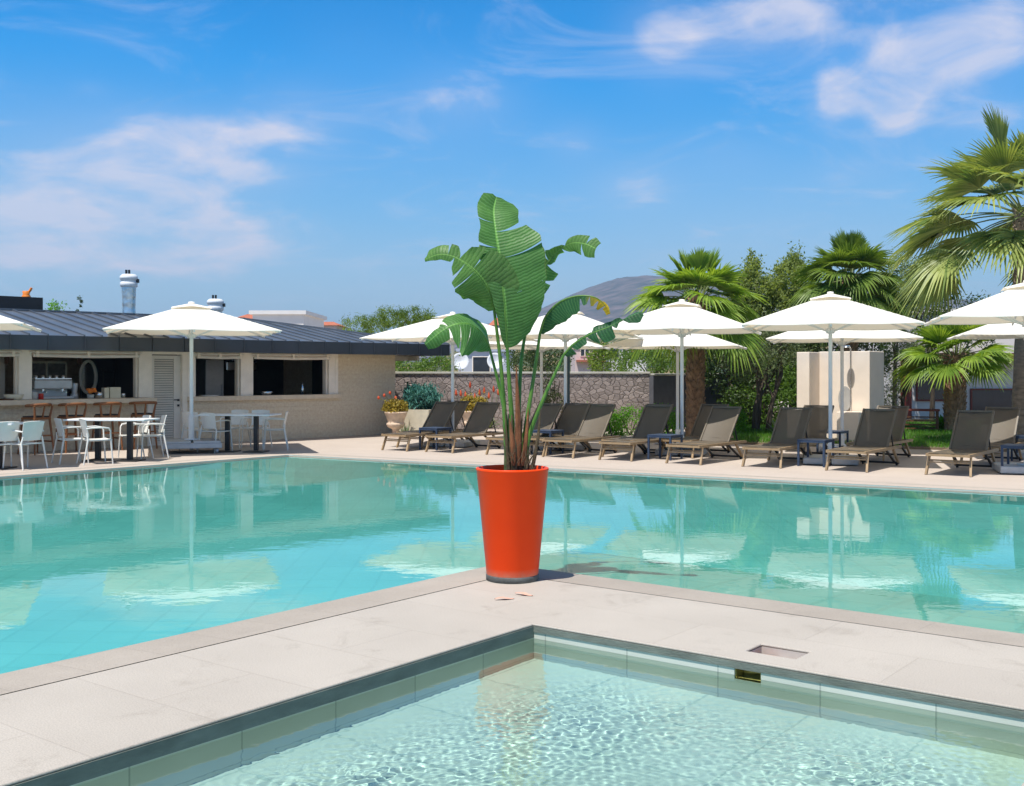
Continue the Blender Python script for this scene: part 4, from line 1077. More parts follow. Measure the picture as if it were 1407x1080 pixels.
# outdoor shower
SH = Vector((7.9,24.5,0)); shw = thing('outdoor_shower', 'pale stone outdoor shower block with a wing wall and round plate', 'shower', SH, R(-37.6))
m = MB().box((-.58,.465,1.03),(1.16,.93,2.06),bev=.012); m.build('block', M['shower_stone'], shw)
m = MB().box((-1.16-.15,.18,1.02),(.297,1.48,2.05),bev=.012); m.build('wing_wall', M['shower_stone'], shw)
m = MB().box((-1.16-.30-.30,.35,.36),(.40,.6,.72),bev=.012); m.build('low_block', M['shower_stone'], shw); MB().box((-.30,-.30,.36),(.50,.44,.72),bev=.012).build('low_block', M['shower_stone'], shw)
m = MB(); pr_ = ell(.15,.28,0,32); m.add([(x,-.028,z) for x,_,z in pr_]+[(x,0,z) for x,_,z in pr_], [tuple(range(32))[::-1]]+[(i,32+i,32+(i+1)%32,(i+1)%32)[::-1] for i in range(32)]); o = m.build('plate', M['shower_disc'], shw); o.location = (-.55,-.004,1.00)
m = MB().tube([(-.42,-.03,.55),(-.42,-.03,2.12),(-.42,-.10,2.18),(-.42,-.28,2.18)],.014,8).lathe([(.02,.03),(.09,0),(.09,-.015),(0,-.015)],(-.42,-.28,2.155),16); m.build('shower_head', M['chrome'], shw)
m = MB().box((-.42,-.035,.62),(.05,.05,.09),bev=.008); m.build('tap', M['rust_frame'], shw)

# navy lamp post by the parasols
lp = thing('lamp_post', 'slim dark blue post standing in front of the rubble wall', 'post', GX(781,27.6), 0)
MB().box((0,0,1.05),(.07,.07,2.1)).box((0,0,.02),(.18,.18,.04)).build('post', M['lamp_post'], lp); MB().box((0,-.12,2.12),(.10,.34,.05),bev=.01).build('lamp_head', M['lamp_post'], lp)

# ------------------------------------------------------------------ foliage helpers
def leaf_quads(cen, nrm_up, L_, W_, rng, up_bias=.3):
    n = len(cen)
    t = rng.normal(0,1,(n,3)); t[:,2] += up_bias; t /= np.linalg.norm(t,axis=1,keepdims=True)
    s = np.cross(t, rng.normal(0,1,(n,3))); s /= np.linalg.norm(s,axis=1,keepdims=True)
    l = (L_*rng.uniform(.6,1.3,n))[:,None]; w = (W_*rng.uniform(.7,1.2,n))[:,None]
    return np.stack([cen - t*l*.5, cen + s*w*.5 - t*l*.08, cen + t*l*.5, cen - s*w*.5 - t*l*.08], 1)
def crown(blobs, n, leaf, seed, mat, parent, name='crown', clump=.22, aspect=.45, shell=.55, up=.25):
    """leaf-sized faces gathered in clumps through a set of ellipsoids: blobs=[(cx,cy,cz,rx,ry,rz)]"""
    rng = np.random.RandomState(seed)
    vol = np.array([b[3]*b[4]*b[5] for b in blobs])**.75; vol /= vol.sum(); out = []
    for b, w in zip(blobs, vol):
        k = max(40, int(n*w)); nc = max(5, int(k/38))
        d = rng.normal(0,1,(nc,3)); d /= np.linalg.norm(d,axis=1,keepdims=True)
        rad = shell + (1-shell)*rng.uniform(0,1,(nc,1))**.6
        cc = d*rad*np.array(b[3:6]) + np.array(b[:3])
        idx = rng.randint(0,nc,k)
        cs = clump*(.6+.8*rng.uniform(0,1,(nc,1)))
        cen = cc[idx] + rng.normal(0,.5,(k,3))*cs[idx]
        out.append(leaf_quads(cen, None, leaf, leaf*aspect, rng, up))
    return MB().quads(np.concatenate(out)).build(name, mat, parent)
def trunk_mesh(pts, rad, mat, parent, n=10, seed=0, limbs=(), name='trunk'):
    m = MB(); m.tube(pts, rad, n)
    for lp_, lr in limbs: m.tube(lp_, lr, 7)
    return m.build(name, mat, parent)
def curve(p, n=10):
    """Catmull-Rom through points"""
    P = [Vector(q) for q in p]; P = [P[0]*2-P[1]] + P + [P[-1]*2-P[-2]]; out = []
    for i in range(1, len(P)-2):
        a, b, c, d = P[i-1:i+3]
        for k in range(n):
            t = k/n; out.append(.5*((2*b)+(c-a)*t+(2*a-5*b+4*c-d)*t*t+(3*b-a-3*c+d)*t**3))
    out.append(P[-2]); return out

def tree(name, label, cat, loc, h, blobs, n, leaf, mat, seed, tr=.10, group=None, clump=.22, shell=.5, stems=None, aspect=.45, up=.25, bark='trunk_bark'):
    t = thing(name, label, cat, loc, 0, group); rr = random.Random(seed)
    stems = stems or [((0,0),(rr.uniform(-.15,.15), rr.uniform(-.15,.15)))]
    limbs = []; first = None
    for (x0,y0),(x1,y1) in stems:
        pts = curve([(x0,y0,-.05),(x0+(x1-x0)*.3+rr.uniform(-.05,.05),y0+(y1-y0)*.4,h*.35),(x1,y1,h*.7)],6)
        rad = [tr*(1-.55*i/(len(pts)-1)) for i in range(len(pts))]
        if first is None: first = (pts, rad)
        else: limbs.append((pts, rad))
        for k in range(4):
            b = rr.choice(blobs); s = pts[rr.randint(len(pts)//2, len(pts)-1)]
            e = Vector((b[0]+rr.uniform(-.4,.4)*b[3], b[1]+rr.uniform(-.4,.4)*b[4], b[2]+rr.uniform(-.2,.5)*b[5]))
            q = curve([s, s.lerp(e,.5)+Vector((rr.uniform(-.1,.1),rr.uniform(-.1,.1),.05)), e],4)
            limbs.append((q, [tr*.42*(1-.8*i/(len(q)-1)) for i in range(len(q))]))
    trunk_mesh(first[0], first[1], M[bark], t, limbs=limbs)
    crown(blobs, n, leaf, seed, mat, t, clump=clump, shell=shell, aspect=aspect, up=up)
    return t

# ------------------------------------------------------------------ fan palms
def fan_frond(mb, base, azim, elev, pet, R_, seed, nseg=26, droop=.5, spread=R(150), tipdroop=.45, dk=1.0, wk=1.0):
    """petiole as a tapered tube plus folded leaf segments fanned from its end"""
    rr = random.Random(seed)
    d = Vector((math.cos(azim)*math.cos(elev), math.sin(azim)*math.cos(elev), math.sin(elev)))
    side = Vector((-math.sin(azim), math.cos(azim), 0))
    pts = []
    for i in range(6):
        s = i/5; pts.append(Vector(base) + d*pet*s + Vector((0,0,-dk*droop*pet*s*s*.45*math.cos(elev))))
    tan = (pts[-1]-pts[-2]).normalized(); upv = side.cross(tan).normalized()
    if upv.z < 0 and elev < 1.4: upv = -upv
    roll = rr.uniform(-.5,.5); side = (Matrix.Rotation(roll, 4, tan) @ side).normalized(); upv = side.cross(tan).normalized()
    if upv.z < -.2: upv = -upv
    hub = pts[-1]
    for k in range(nseg):
        f = k/(nseg-1)*2-1; a = f*spread*.5*1.0
        # palm fans fold along the costa: outer segments lift towards the viewer side
        dirv = (tan*math.cos(a) + side*math.sin(a) + upv*(.22*abs(f)-.05)).normalized()
        L_ = R_*(1-.28*abs(f)**2)*rr.uniform(.90,1.08)
        w0 = R_*.042*wk
        nrm = dirv.cross(side if abs(dirv.dot(side)) < .8 else tan).normalized()
        if nrm.dot(upv) < 0: nrm = -nrm
        cr = dirv.cross(nrm).normalized()
        td = tipdroop*rr.uniform(.5,1.4)
        prev = None; vs = []; fs = []
        S = (0,.28,.55,.74,.90,1.0); Wd = (.25,.95,1.0,.55,.28,.05)
        for s, wv in zip(S, Wd):
            p = hub + dirv*L_*s + Vector((0,0,-1))*(td*L_*max(0,s-.42)**1.7*1.6) + Vector((0,0,-1))*(dk*droop*.12*L_*s*s)
            w = w0*wv
            vs += [p - cr*w + nrm*w*.35, p - nrm*w*.25, p + cr*w + nrm*w*.35]
        for i in range(len(S)-1):
            o = 3*i; fs += [(o,o+1,o+4,o+3),(o+1,o+2,o+5,o+4)]
        mb.add(vs, fs, False)
    return pts
def fan_palm(label, loc, ht, rt, Rf, pet, nfr, seed, mat, emin, emax, boots=True, bark='palm_bark', nseg=26, lean=(0,0), skirt=False, trunk_prof=None, azbias=None, tipdroop=.45, dk=1.0, wk=1.0, group='fan palms'):
    t = thing('palm_tree', label, 'palm tree', loc, 0, group); rr = random.Random(seed)
    tm = MB(); nr = 14; pts = []; rad = []
    for i in range(nr+1):
        s = i/nr; pts.append((lean[0]*s*s, lean[1]*s*s, ht*s)); k = trunk_prof(s) if trunk_prof else (1.15-.15*s if s > .06 else 1.3)
        rad.append(rt*k*(1+rr.uniform(-.04,.04)))
    tm.tube(pts, rad, 14)
    if boots:
        rows = int(ht/.085)
        for r_ in range(rows):
            z = ht*(r_+.3)/rows; s = z/ht; k = rt*(trunk_prof(s) if trunk_prof else 1.1)
            if boots == 'top' and s < .55: continue
            nb = max(7, int(2*PI*k/.13))
            for j in range(nb):
                a = 2*PI*(j+.5*(r_%2)+rr.uniform(-.15,.15))/nb
                ctr = Vector((lean[0]*s*s+math.cos(a)*k*.95, lean[1]*s*s+math.sin(a)*k*.95, z)); out = Vector((math.cos(a),math.sin(a),0)); sd_ = Vector((-math.sin(a),math.cos(a),0))
                w = .06*rr.uniform(.7,1.2); l = .13*rr.uniform(.7,1.35); o_ = rr.uniform(.02,.075)
                tp = ctr + out*o_ + Vector((0,0,l))
                tm.add([ctr-sd_*w, ctr+sd_*w, tp+sd_*w*.45, tp-sd_*w*.45, ctr-sd_*w*.6-out*.03+Vector((0,0,l)), ctr+sd_*w*.6-out*.03+Vector((0,0,l))], [(0,1,2,3),(3,2,5,4),(0,3,4),(1,5,2)])
    tm.build('trunk', M[bark], t)
    cm_ = MB(); pm_ = MB()
    top = Vector((lean[0],lean[1],ht))
    ga = PI*(3-math.sqrt(5))
    for i in range(nfr):
        s = (i+.5)/nfr; el = emax + (emin-emax)*s**.85 + rr.uniform(-.12,.12); az = i*ga + rr.uniform(-.25,.25)
        pl = pet*(.55+.5*s)*rr.uniform(.85,1.15) if s > .12 else pet*.80
        q = fan_frond(cm_, top+Vector((math.cos(az)*rt*.5, math.sin(az)*rt*.5, -.25*s*rt*2)), az, el, pl, Rf*(.8+.25*min(1,s*2))*rr.uniform(.88,1.1), seed*100+i, nseg, .35+.9*s, R(165) if s > .15 else R(80), tipdroop*(.35+.9*s), dk, wk)
        pm_.tube(q, [.022,.019,.016,.014,.012,.010], 5)
    cm_.build('crown', mat, t); pm_.build('leaf_stalks', M['stalk'], t)
    return t
M['stalk'] = pm('stalk', (.15,.19,.06), .5, .3, 5)
fan_palm('medium fan palm with bright crown behind the white parasols, trunk left of olive trees', GX(955,27.4), 3.40, .19, .95, .85, 42, 11, M['f_palm_bright'], -.30, 1.40, nseg=30, dk=.7, lean=(.05,0))
fan_palm('fan palm with upright dark fans rising behind the shower block', GX(1168,30.5), 4.20, .17, 1.0, .85, 36, 12, M['f_palm'], -.35, 1.5, nseg=28, dk=.8)
fan_palm('largest fan palm with spreading crown and thick grey trunk at right edge', GX(1411,23.3), 4.95, .21, 1.25, 1.75, 52, 13, M['f_palm_big'], -.30, 1.42, dk=.5, wk=.74, boots='top', bark='palm_bark_grey', nseg=36, trunk_prof=lambda s: 1.55-.75*s if s < .5 else 1.10+.15*(s-.5), tipdroop=.34)
fan_palm('short bushy fan palm with dark stubby trunk standing on the lawn', GX(1312,28.8), 2.02, .23, .80, .85, 34, 14, M['f_palm_bright'], -.02, 1.4, nseg=26, tipdroop=.38, dk=.5)
M['palm_bark_dark'] = M['palm_bark']

# ------------------------------------------------------------------ trees and shrubs
def gx3(px, py, Y): v = A(px, py, Y); return v
def blobs_px(base, lst):   # [(px,py,Y,rx,ry,rz)] relative to base
    return [((lambda p: (p.x-base.x, p.y-base.y, p.z-base.z))(A(px,py,Y)) + (rx,ry,rz)) for px, py, Y, rx, ry, rz in lst]
b = GX(1052,29.0)
tree('olive_tree', 'grey green olive tree with three dark leaning stems left of the shower block', 'tree', b, 2.2, blobs_px(b, [(1035,498,29,.75,.7,.42),(1080,478,29.2,.6,.6,.40),(1060,455,29.4,.7,.7,.45),(1010,478,29.3,.5,.5,.4)]), 8500, .095, M['f_olive'], 21, .085, clump=.26, shell=.35, stems=[((-.30,0),(.05,.1)),((-.22,.1),(-.1,.1)),((.05,0),(.45,.1))], aspect=.3)
b = GX(1240,30.0)
tree('olive_tree', 'grey green olive tree hanging over the lawn between shower block and bushy palm', 'tree', b, 2.3, blobs_px(b, [(1232,500,30,.55,.6,.75),(1262,482,30,.6,.6,.5),(1225,545,30,.35,.5,.45)]), 3800, .085, M['f_olive'], 22, .07, clump=.25, shell=.35, aspect=.3)
trees = [ # name,label,base px,Y,h, blobs, n, leaf, mat, clump
 ('feathery_tree','feathery tree with thin tips against the sky, just right of the medium palm',1034,33.5,3.6,[(1034,405,33.5,.62,.6,.95),(1020,440,33.5,.8,.8,.7),(1036,372,33.5,.28,.3,.55)],13000,.11,'f_tamarisk',.20),
 ('feathery_tree','feathery tree with thin tips against the sky, just left of the upright dark palm',1088,34.0,3.7,[(1090,395,34,.78,.7,.85),(1075,430,34,.9,.8,.7),(1094,368,34,.32,.3,.55)],14000,.11,'f_tamarisk',.20),
 ('leafy_tree','dark leafy tree behind the parasol pair at the palm trunk',1005,32.0,2.6,[(1000,500,32,.8,.7,.9),(985,450,32,.7,.7,.6),(1015,550,31.5,.6,.6,.6)],7000,.11,'f_dark',.3),
 ('hedge_bush','tall dark evergreen screen behind the olive stems and shower block',1090,34.5,2.6,[(1000,520,34.5,1.3,.7,1.2),(1070,500,34.5,1.5,.7,1.5),(1150,480,35,1.6,.7,1.6),(1195,470,35,.7,.6,1.3),(1040,440,35,1.3,.7,.9)],13000,.13,'f_dark',.34),
 ('leafy_tree','fresh green leafy tree filling the gap behind the olive stems',1050,31.5,2.3,[(1030,560,31.5,.7,.6,.6),(1085,555,31.5,.7,.6,.7),(1060,520,32,.9,.6,.6)],8500,.11,'f_mid',.30),
 ('leafy_tree','bright green tree above the dark wall return left of the palm trunk',898,38.0,2.3,[(885,498,38,.9,.9,.55),(925,495,38,1.0,.9,.7)],3800,.12,'f_mid',.3),
 ('leafy_tree','dark tree crown behind the shower block top',1190,33.0,3.0,[(1180,450,33,1.0,.8,.7),(1130,455,33,.9,.8,.6),(1215,430,33,.7,.7,.8),(1110,440,33.5,.7,.8,.8)],6000,.10,'f_dark',.3),
 ('leafy_tree','dark tree below the largest palm crown, above the parasol tips at right',1280,35.0,3.0,[(1270,430,35,1.2,.9,1.0),(1330,440,35,1.2,.9,.8),(1240,400,35,.7,.8,.8)],6000,.11,'f_dark',.3),
 ('grey_shrub_tree','grey twiggy tree against the sky between two palms at right',1228,36.0,3.4,[(1228,385,36,.6,.6,.9),(1250,372,36,.4,.4,.6)],2200,.07,'f_tamarisk',.3),
 ('leafy_tree','yellow green tree in front of the pink house over the wall',832,55.0,1.6,[(832,497,55,1.1,1.0,.75),(826,488,55,.5,.6,.6)],2500,.15,'f_pine',.3),
 ('leafy_tree','dark tree beyond the wall between parasol poles, left of the navy post',748,45.0,2.4,[(740,492,45,1.2,1,.7),(765,480,45,.6,.8,.8),(720,488,45,.8,.9,.6)],3600,.12,'f_dark',.3),
]
for i, (nm, lab, px, Y, h, bl, n, lf, mt, cl) in enumerate(trees):
    b = GX(px, Y); tree(nm, lab, 'tree', b, h, blobs_px(b, bl), n, lf, M[mt], 30+i, .09, clump=cl, group='garden trees behind the loungers')
b = GX(530,40); p_ = tree('umbrella_pine', 'yellow green pine with a broad tufted crown behind the bar roof', 'tree', b, 2.8, blobs_px(b, [(490,452,40,.62,.8,.42),(540,448,40,1.2,1.1,.62),(578,448,40,.7,.8,.55),(530,436,40,.6,.8,.34),(568,435,40,.6,.7,.34)]), 11000, .13, M['f_pine'], 50, .14, clump=.17, shell=.6, aspect=.16, up=1.1)
b = GX(588,37); tree('hedge_bush', 'bushy green shrub over the stone wall beneath the bar eaves', 'shrub', b, 1.4, blobs_px(b, [(560,503,37,.7,.6,.30),(600,503,37,.6,.6,.33)]), 2600, .10, M['f_mid'], 51, .05)
b = GX(110,60); t = thing('cypress_tree', 'tiny dark cypress tip above the bar roof', 'tree', b); crown([(0,0,3.6,.35,.35,1.2),(0,0,4.9,.2,.2,.8)], 1500, .12, 52, M['f_dark'], t, clump=.12); trunk_mesh([(0,0,0),(0,0,4)],[.12,.05],M['trunk_bark'],t)
b = GX(76,55); tree('leafy_tree', 'small pale green tree top just clearing the bar roof', 'tree', b, 3.4, blobs_px(b, [(76,424,55,.5,.5,.25),(76,440,55,.7,.6,.4)]), 900, .14, M['f_bright'], 53, .06)
# climbing rose on the rubble wall
b = GX(757,29.9); t = thing('climbing_rose', 'dark straggly climber with reddish tips against the rubble wall', 'climber', b); crown([(0,0,1.05,.30,.18,.55),(.05,0,.65,.35,.2,.4)], 1500, .07, 54, M['f_rose'], t, clump=.13, name='foliage'); m = MB()
for k in range(5): m.tube(curve([(.05*k-.1,0,0),(.08*k-.18,0,.6),(.12*k-.25,0,1.35)],4), .012, 5)
m.build('stem', M['trunk_bark'], t)
# bright low shrubs
for px, Y, w, lab in ((818,28.2,.75,'bright green low shrub left of the palm trunk, beside the concrete ledge'),(866,28.0,.75,'bright green low shrub in front of the wall corner'),(912,27.8,.5,'bright green low shrub next to the tall palm trunk'),(1003,28.8,.4,'bright green low shrub right of the tall palm trunk')):
    b = GX(px,Y); t = thing('low_shrub', lab, 'shrub', b, 0, 'bright low shrubs in the bed'); crown([(0,0,.30,w,.5,.36)], 3400, .055, px, M['f_bright'], t, name='foliage', clump=.14, shell=.7, aspect=.6, up=.8); m = MB()
    for k in range(5): m.tube([(0,0,0),(.3*math.cos(k*1.3),.25*math.sin(k*1.3),.4)], .012, 5)
    m.build('stem', M['trunk_bark'], t)
def rosette(mb, c, n, L_, w, e0, e1, seed, curl=.25):
    rr = random.Random(seed)
    for i in range(n):
        az = i*2.39996+rr.uniform(-.2,.2); el = e1+(e0-e1)*(i+.5)/n+rr.uniform(-.1,.1); l = L_*rr.uniform(.8,1.1)
        d = Vector((math.cos(az)*math.cos(el), math.sin(az)*math.cos(el), math.sin(el))); s = Vector((-math.sin(az),math.cos(az),0)); u = s.cross(d)
        vs = []; fs = []
        for j, (q, k) in enumerate(((0,.7),(.3,1),(.65,.7),(1,.04))):
            p = Vector(c)+d*l*q + Vector((0,0,-1))*curl*l*q*q
            vs += [p-s*w*k+u*w*k*.3, p, p+s*w*k+u*w*k*.3]
        for j in range(3):
            o = 3*j; fs += [(o,o+1,o+4,o+3),(o+1,o+2,o+5,o+4)]
        mb.add(vs, fs)
# urns
def urn(loc, label):
    t = thing('stone_urn', label, 'urn', loc, 0, 'pale stone pedestal urns')
    MB().box((0,0,.03),(.30,.30,.06),bev=.008).lathe([(.13,.06),(.13,.08),(.09,.11),(.08,.17),(.10,.20),(.20,.25),(.235,.31),(.225,.345),(.20,.365),(.205,.40),(.24,.50),(.275,.58),(.285,.60),(.275,.625),(.25,.625),(.23,.56),(0,.55)], n=28).build('bowl', M['urn_stone'], t)
    return t
u1, u2 = GX(544,27.2), GX(648,27.9)
urn(u1, 'pale stone urn at the corner of the bar wall'); urn(u2, 'pale stone urn standing behind the second lounger')
t = thing('golden_succulent', 'golden green succulent with pale orange stalks in the urn by the bar wall', 'plant', (u1.x,u1.y,.55)); crown([(0,0,.17,.26,.26,.16)], 1500, .075, 60, M['f_gold'], t, name='foliage', clump=.09, shell=.5, aspect=.5, up=1.0)
m = MB(); rr = random.Random(4)
for k in range(4): 
    a = (-.42+.14*k, -.05, .42+.06*(k%3)); m.tube(curve([(0,0,.1),(a[0]*.5,a[1],a[2]*.7),a],4),.006,4); 
m.build('flower_stalk', M['f_gold'], t)
m = MB()
for k in range(4):
    a = (-.42+.14*k, -.05, .42+.06*(k%3)); m.lathe([(0,-.05),(.03,-.03),(.035,.01),(0,.05)], a, 7)
m.build('blossom', M['f_red'], t)
t = thing('golden_succulent', 'golden green succulent in the urn behind the second lounger', 'plant', (u2.x,u2.y,.55)); crown([(0,0,.22,.33,.3,.20)], 2200, .075, 61, M['f_gold'], t, name='foliage', clump=.10, shell=.5, aspect=.5, up=1.0)
t = thing('aloe', 'aloe with tall orange red flower spikes against the rubble wall', 'plant', GX(655,29.6)); m = MB(); rosette(m,(0,0,.1),26,.55,.035,.3,1.3,7); rosette(m,(.35,0,.1),20,.5,.035,.3,1.3,8); m.build('leaves', M['f_agave'], t)
rr = random.Random(9); m = MB(); m2 = MB()
for k in range(11):
    x = -.55+.125*k; hz = 1.0+rr.uniform(-.06,.30)*(1 if k in (2,3,4,7,8) else .4); m.tube(curve([(x*.4,0,.2),(x*.85,0,.7),(x,-.02,hz)],4),.008,5)
    m2.lathe([(0,-.09),(.032,-.06),(.036,-.02),(.022,.05),(0,.11)], (x,-.02,hz), 7)
m.build('flower_stalk', M['f_agave'], t); m2.build('blossom', M['f_red'], t)
# planter box with blue senecio
pc = GX(577,28.0)
t = thing('planter_box', 'square pale stone planter box between bar wall and first parasol', 'planter', pc, R(-18)); m = MB()
for a, b_ in (((0,-.36,.33),(.80,.08,.66)),((0,.36,.33),(.80,.08,.66)),((-.36,0,.33),(.08,.64,.66)),((.36,0,.33),(.08,.64,.66))): m.box(a, b_)
m.build('box', M['planter_stone'], t); MB().box((0,0,.585),(.64,.64,.06)).build('soil', M['soil'], t)
t = thing('blue_senecio', 'blue green chalk stick bush filling the square stone planter', 'plant', (pc.x+.03,pc.y,.60)); crown([(0,0,.30,.42,.36,.34),(-.15,0,.45,.25,.25,.22),(.2,0,.42,.25,.25,.22)], 4200, .14, 62, M['f_blue'], t, name='foliage', clump=.10, shell=.5, aspect=.22, up=1.6)
t = thing('tall_spike_plant', 'slim dark spike plant with one red bloom beside the blue bush', 'plant', GX(560,28.5)); m = MB(); rosette(m,(0,0,.55),18,.55,.02,1.0,1.5,9,0); m.tube([(0,0,0),(0,0,1.35)],.025,6); m.build('spike', M['f_dark'], t); MB().lathe([(0,-.12),(.045,-.06),(.05,0),(0,.14)],(.05,-.03,1.02),8).build('blossom', M['f_red'], t)
t = thing('small_agave', 'small grey agave at the foot of the square planter', 'plant', GX(557,26.9)); m = MB(); rosette(m,(0,0,.0),24,.36,.022,.5,1.45,10,.05); m.build('leaves', M['f_agave'], t)
t = thing('yucca_clump', 'striped yucca clump at the foot of the olive stems', 'plant', GX(1072,27.8)); m = MB(); rosette(m,(0,0,0),34,.60,.028,.5,1.5,11,.1); m.build('leaves', M['f_agave'], t)
t = thing('garden_shrub', 'small light green shrub beside the bushy palm trunk', 'shrub', GX(1297,29.5)); m = MB(); rosette(m,(0,0,.1),40,.75,.05,.2,1.4,12,.4); m.build('leaves', M['f_bright'], t)

# wooden bench on the lawn
wbn = thing('wooden_bench', 'low dark red wooden bench table on the lawn behind the loungers', 'bench', GX(1262,29.2), R(-20)); MB().box((0,0,.60),(1.05,.50,.05),bev=.008).build('top', M['rust_frame'], wbn)
for sx in (-1,1):
    for sy in (-1,1): MB().box((sx*.46,sy*.19,.29),(.07,.07,.57)).build('leg', M['dark_wood'], wbn)
m = MB(); 
for k in range(4): m.bar((-.46,-.19,.12+.1*k),(.46,-.19,.12+.1*k),.02,.035)
m.build('rail', M['dark_wood'], wbn)

# ================================================================== HOUSES BEYOND
def house(name, label, px0, px1, Y, ztop, mat, windows=(), rot=0, depth=6, roof=None, zb=-.5, cat='house', group=None, extra=None):
    a, b = GX(px0,Y), GX(px1,Y); w = (b-a).length; t = thing(name, label, cat, (a+b)/2, rot, group)
    MB().box((0,depth/2,(ztop+zb)/2),(w,depth,ztop-zb)).build('wall', mat, t)
    if roof == 'flat': MB().box((0,depth/2,ztop+.08),(w+.25,depth+.25,.16)).build('roof', mat, t)
    elif roof:
        m = MB(); o = .25
        m.add([(-w/2-o,-o,ztop),(w/2+o,-o,ztop),(w/2+o,depth+o,ztop),(-w/2-o,depth+o,ztop),(-w/4,depth/2,ztop+roof),(w/4,depth/2,ztop+roof)], [(0,1,5,4),(1,2,5),(2,3,4,5),(3,0,4),(3,2,1,0)]); m.build('roof', M['tile_roof'], t)
    for (u, z0, ww, wh) in windows:
        x = (u-.5)*w; e = .05
        f_ = MB()
        for c_, d_ in (((x,-.03,z0-e/2),(ww+2*e,.08,e)),((x,-.03,z0+wh+e/2),(ww+2*e,.08,e)),((x-ww/2-e/2,-.03,z0+wh/2),(e,.08,wh)),((x+ww/2+e/2,-.03,z0+wh/2),(e,.08,wh))): f_.box(c_, d_)
        fo = f_.build('window', M['frame_white'] if extra != 'rust' else M['rust_frame'], t)
        MB().box((x,-.008,z0+wh/2),(ww,.03,wh)).build('pane', M['glass_dark'], fo)
    return t
z = lambda py, Y: EYE-(py-HY)*Y/F
h1 = house('service_house', 'blue grey house with satellite dishes behind the rubble wall', 630, 705, 60, z(483,60), M['plaster_blue'], [(.42,1.2,.9,1.2)], roof='flat')
for px, lab in ((632,'white satellite dish at the left end of the blue grey house'),(680,'white satellite dish at the right end of the blue grey house')):
    t = thing('satellite_dish', lab, 'satellite dish', A(px,497,59.3), 0, 'satellite dishes'); m = MB(); m.lathe([(0,.0),(.2,.02),(.36,.08),(.46,.16),(.455,.17),(.35,.10),(0,.03)], n=24, M=Matrix.Rotation(R(78),4,'X')@Matrix.Rotation(R(12),4,'Y')); m.build('dish', M['white_metal'], t); MB().tube([(0,.05,-.1),(0,.2,-.9)],.04,6).tube([(0,-.03,-.3),(0,-.45,-.05)],.02,6).build('arm', M['grey_metal'], t)
ph = house('pink_house', 'pink house with red awning and small paired windows beyond the wall', 790, 832, 110, z(478,110), M['plaster_pink'], [(.25,z(489,110),.35,1.0),(.40,z(489,110),.35,1.0),(.80,z(489,110),.35,1.0),(.93,z(489,110),.35,1.0),(.55,-.3,1.8,1.3)], depth=8, roof='flat')
MB().box((-.0,-.6,z(496,110)),(2.8,1.4,.18)).build('awning', M['tile_roof'], ph)
house('white_house', 'white house wing with dark balcony right of the pink house', 833, 868, 112, z(479,112), M['plaster_white'], [(.30,z(492,112),1.0,1.5),(.75,z(488,112),.5,.7)], depth=8, roof='flat')
house('white_house', 'farther white house with a small window behind the parasol canopy', 868, 888, 120, z(483,120), M['plaster_white'], [(.4,z(495,120),.4,.7)], depth=8, roof=.8)
house('white_house', 'white parapet house showing above the bar roof', 347, 417, 46, z(432,46), M['plaster_white'], [], depth=5, roof='flat')
house('red_roof_house', 'tiny hillside house with terracotta roof seen between leaves', 672, 706, 300, z(447,300), M['plaster_pink'], [(.3,z(455,300),1.2,1.2)], depth=8, roof=2.2, zb=5)
house('red_roof_house', 'terracotta roofed house beside the white parapet above the bar roof', 318, 346, 60, z(441,60), M['plaster_white'], [], depth=5, roof=.5)
house('red_roof_house', 'pale distant roof right of the white parapet above the bar', 420, 462, 90, z(447,90), M['plaster_pink'], [], depth=5, roof=.4)
vl = house('villa', 'white villa with brown framed windows behind the bushy palm', 1222, 1440, 37, z(430,37), M['plaster_white'], [(.27,z(549,37),1.0,.75),(.645,z(575,37),1.35,.95),(.90,z(575,37),1.1,.95)], depth=7, roof='flat', extra='rust', cat='villa')
MB().box((.4,-.5,z(489,37)),(5.0,1.1,.16)).build('canopy_slab', M['dark_wood'], vl)
MB().box((-2.1,-.03,.9),(.35,.08,2.2)).build('shutter', M['rust_frame'], vl)

# ================================================================== POT AND GIANT PLANT
PC = Vector((.003, 8.56, 0)); 
pot = thing('planter_pot', 'tall tapered orange planter on a dark grey foot at the pool corner', 'planter', PC)
prf = [(.199,.045),(.201,.05),(.277,.840),(.281,.848),(.281,.858),(.276,.863),(.262,.863),(.256,.856),(.250,.80),(.245,.79)]
MB().lathe(prf, n=72).build('body', M['pot'], pot)
M['pot_foot'] = pm('pot_foot', (.10,.105,.10), .75, .3, 14, bump=.5, bscale=40)
MB().lathe([(0,0),(.198,0),(.203,.004),(.204,.040),(.200,.046),(0,.046)], n=64).build('foot', M['pot_foot'], pot)
m = MB(); rr = random.Random(3); m.grid(lambda u, v: ((lambda r_, a: (r_*math.cos(a), r_*math.sin(a), .80+.012*math.sin(9*a+r_*30)+rr.uniform(0,.008)))(v*.249, u*2*PI)), 32, 7, True); m.build('soil', M['soil'], pot)

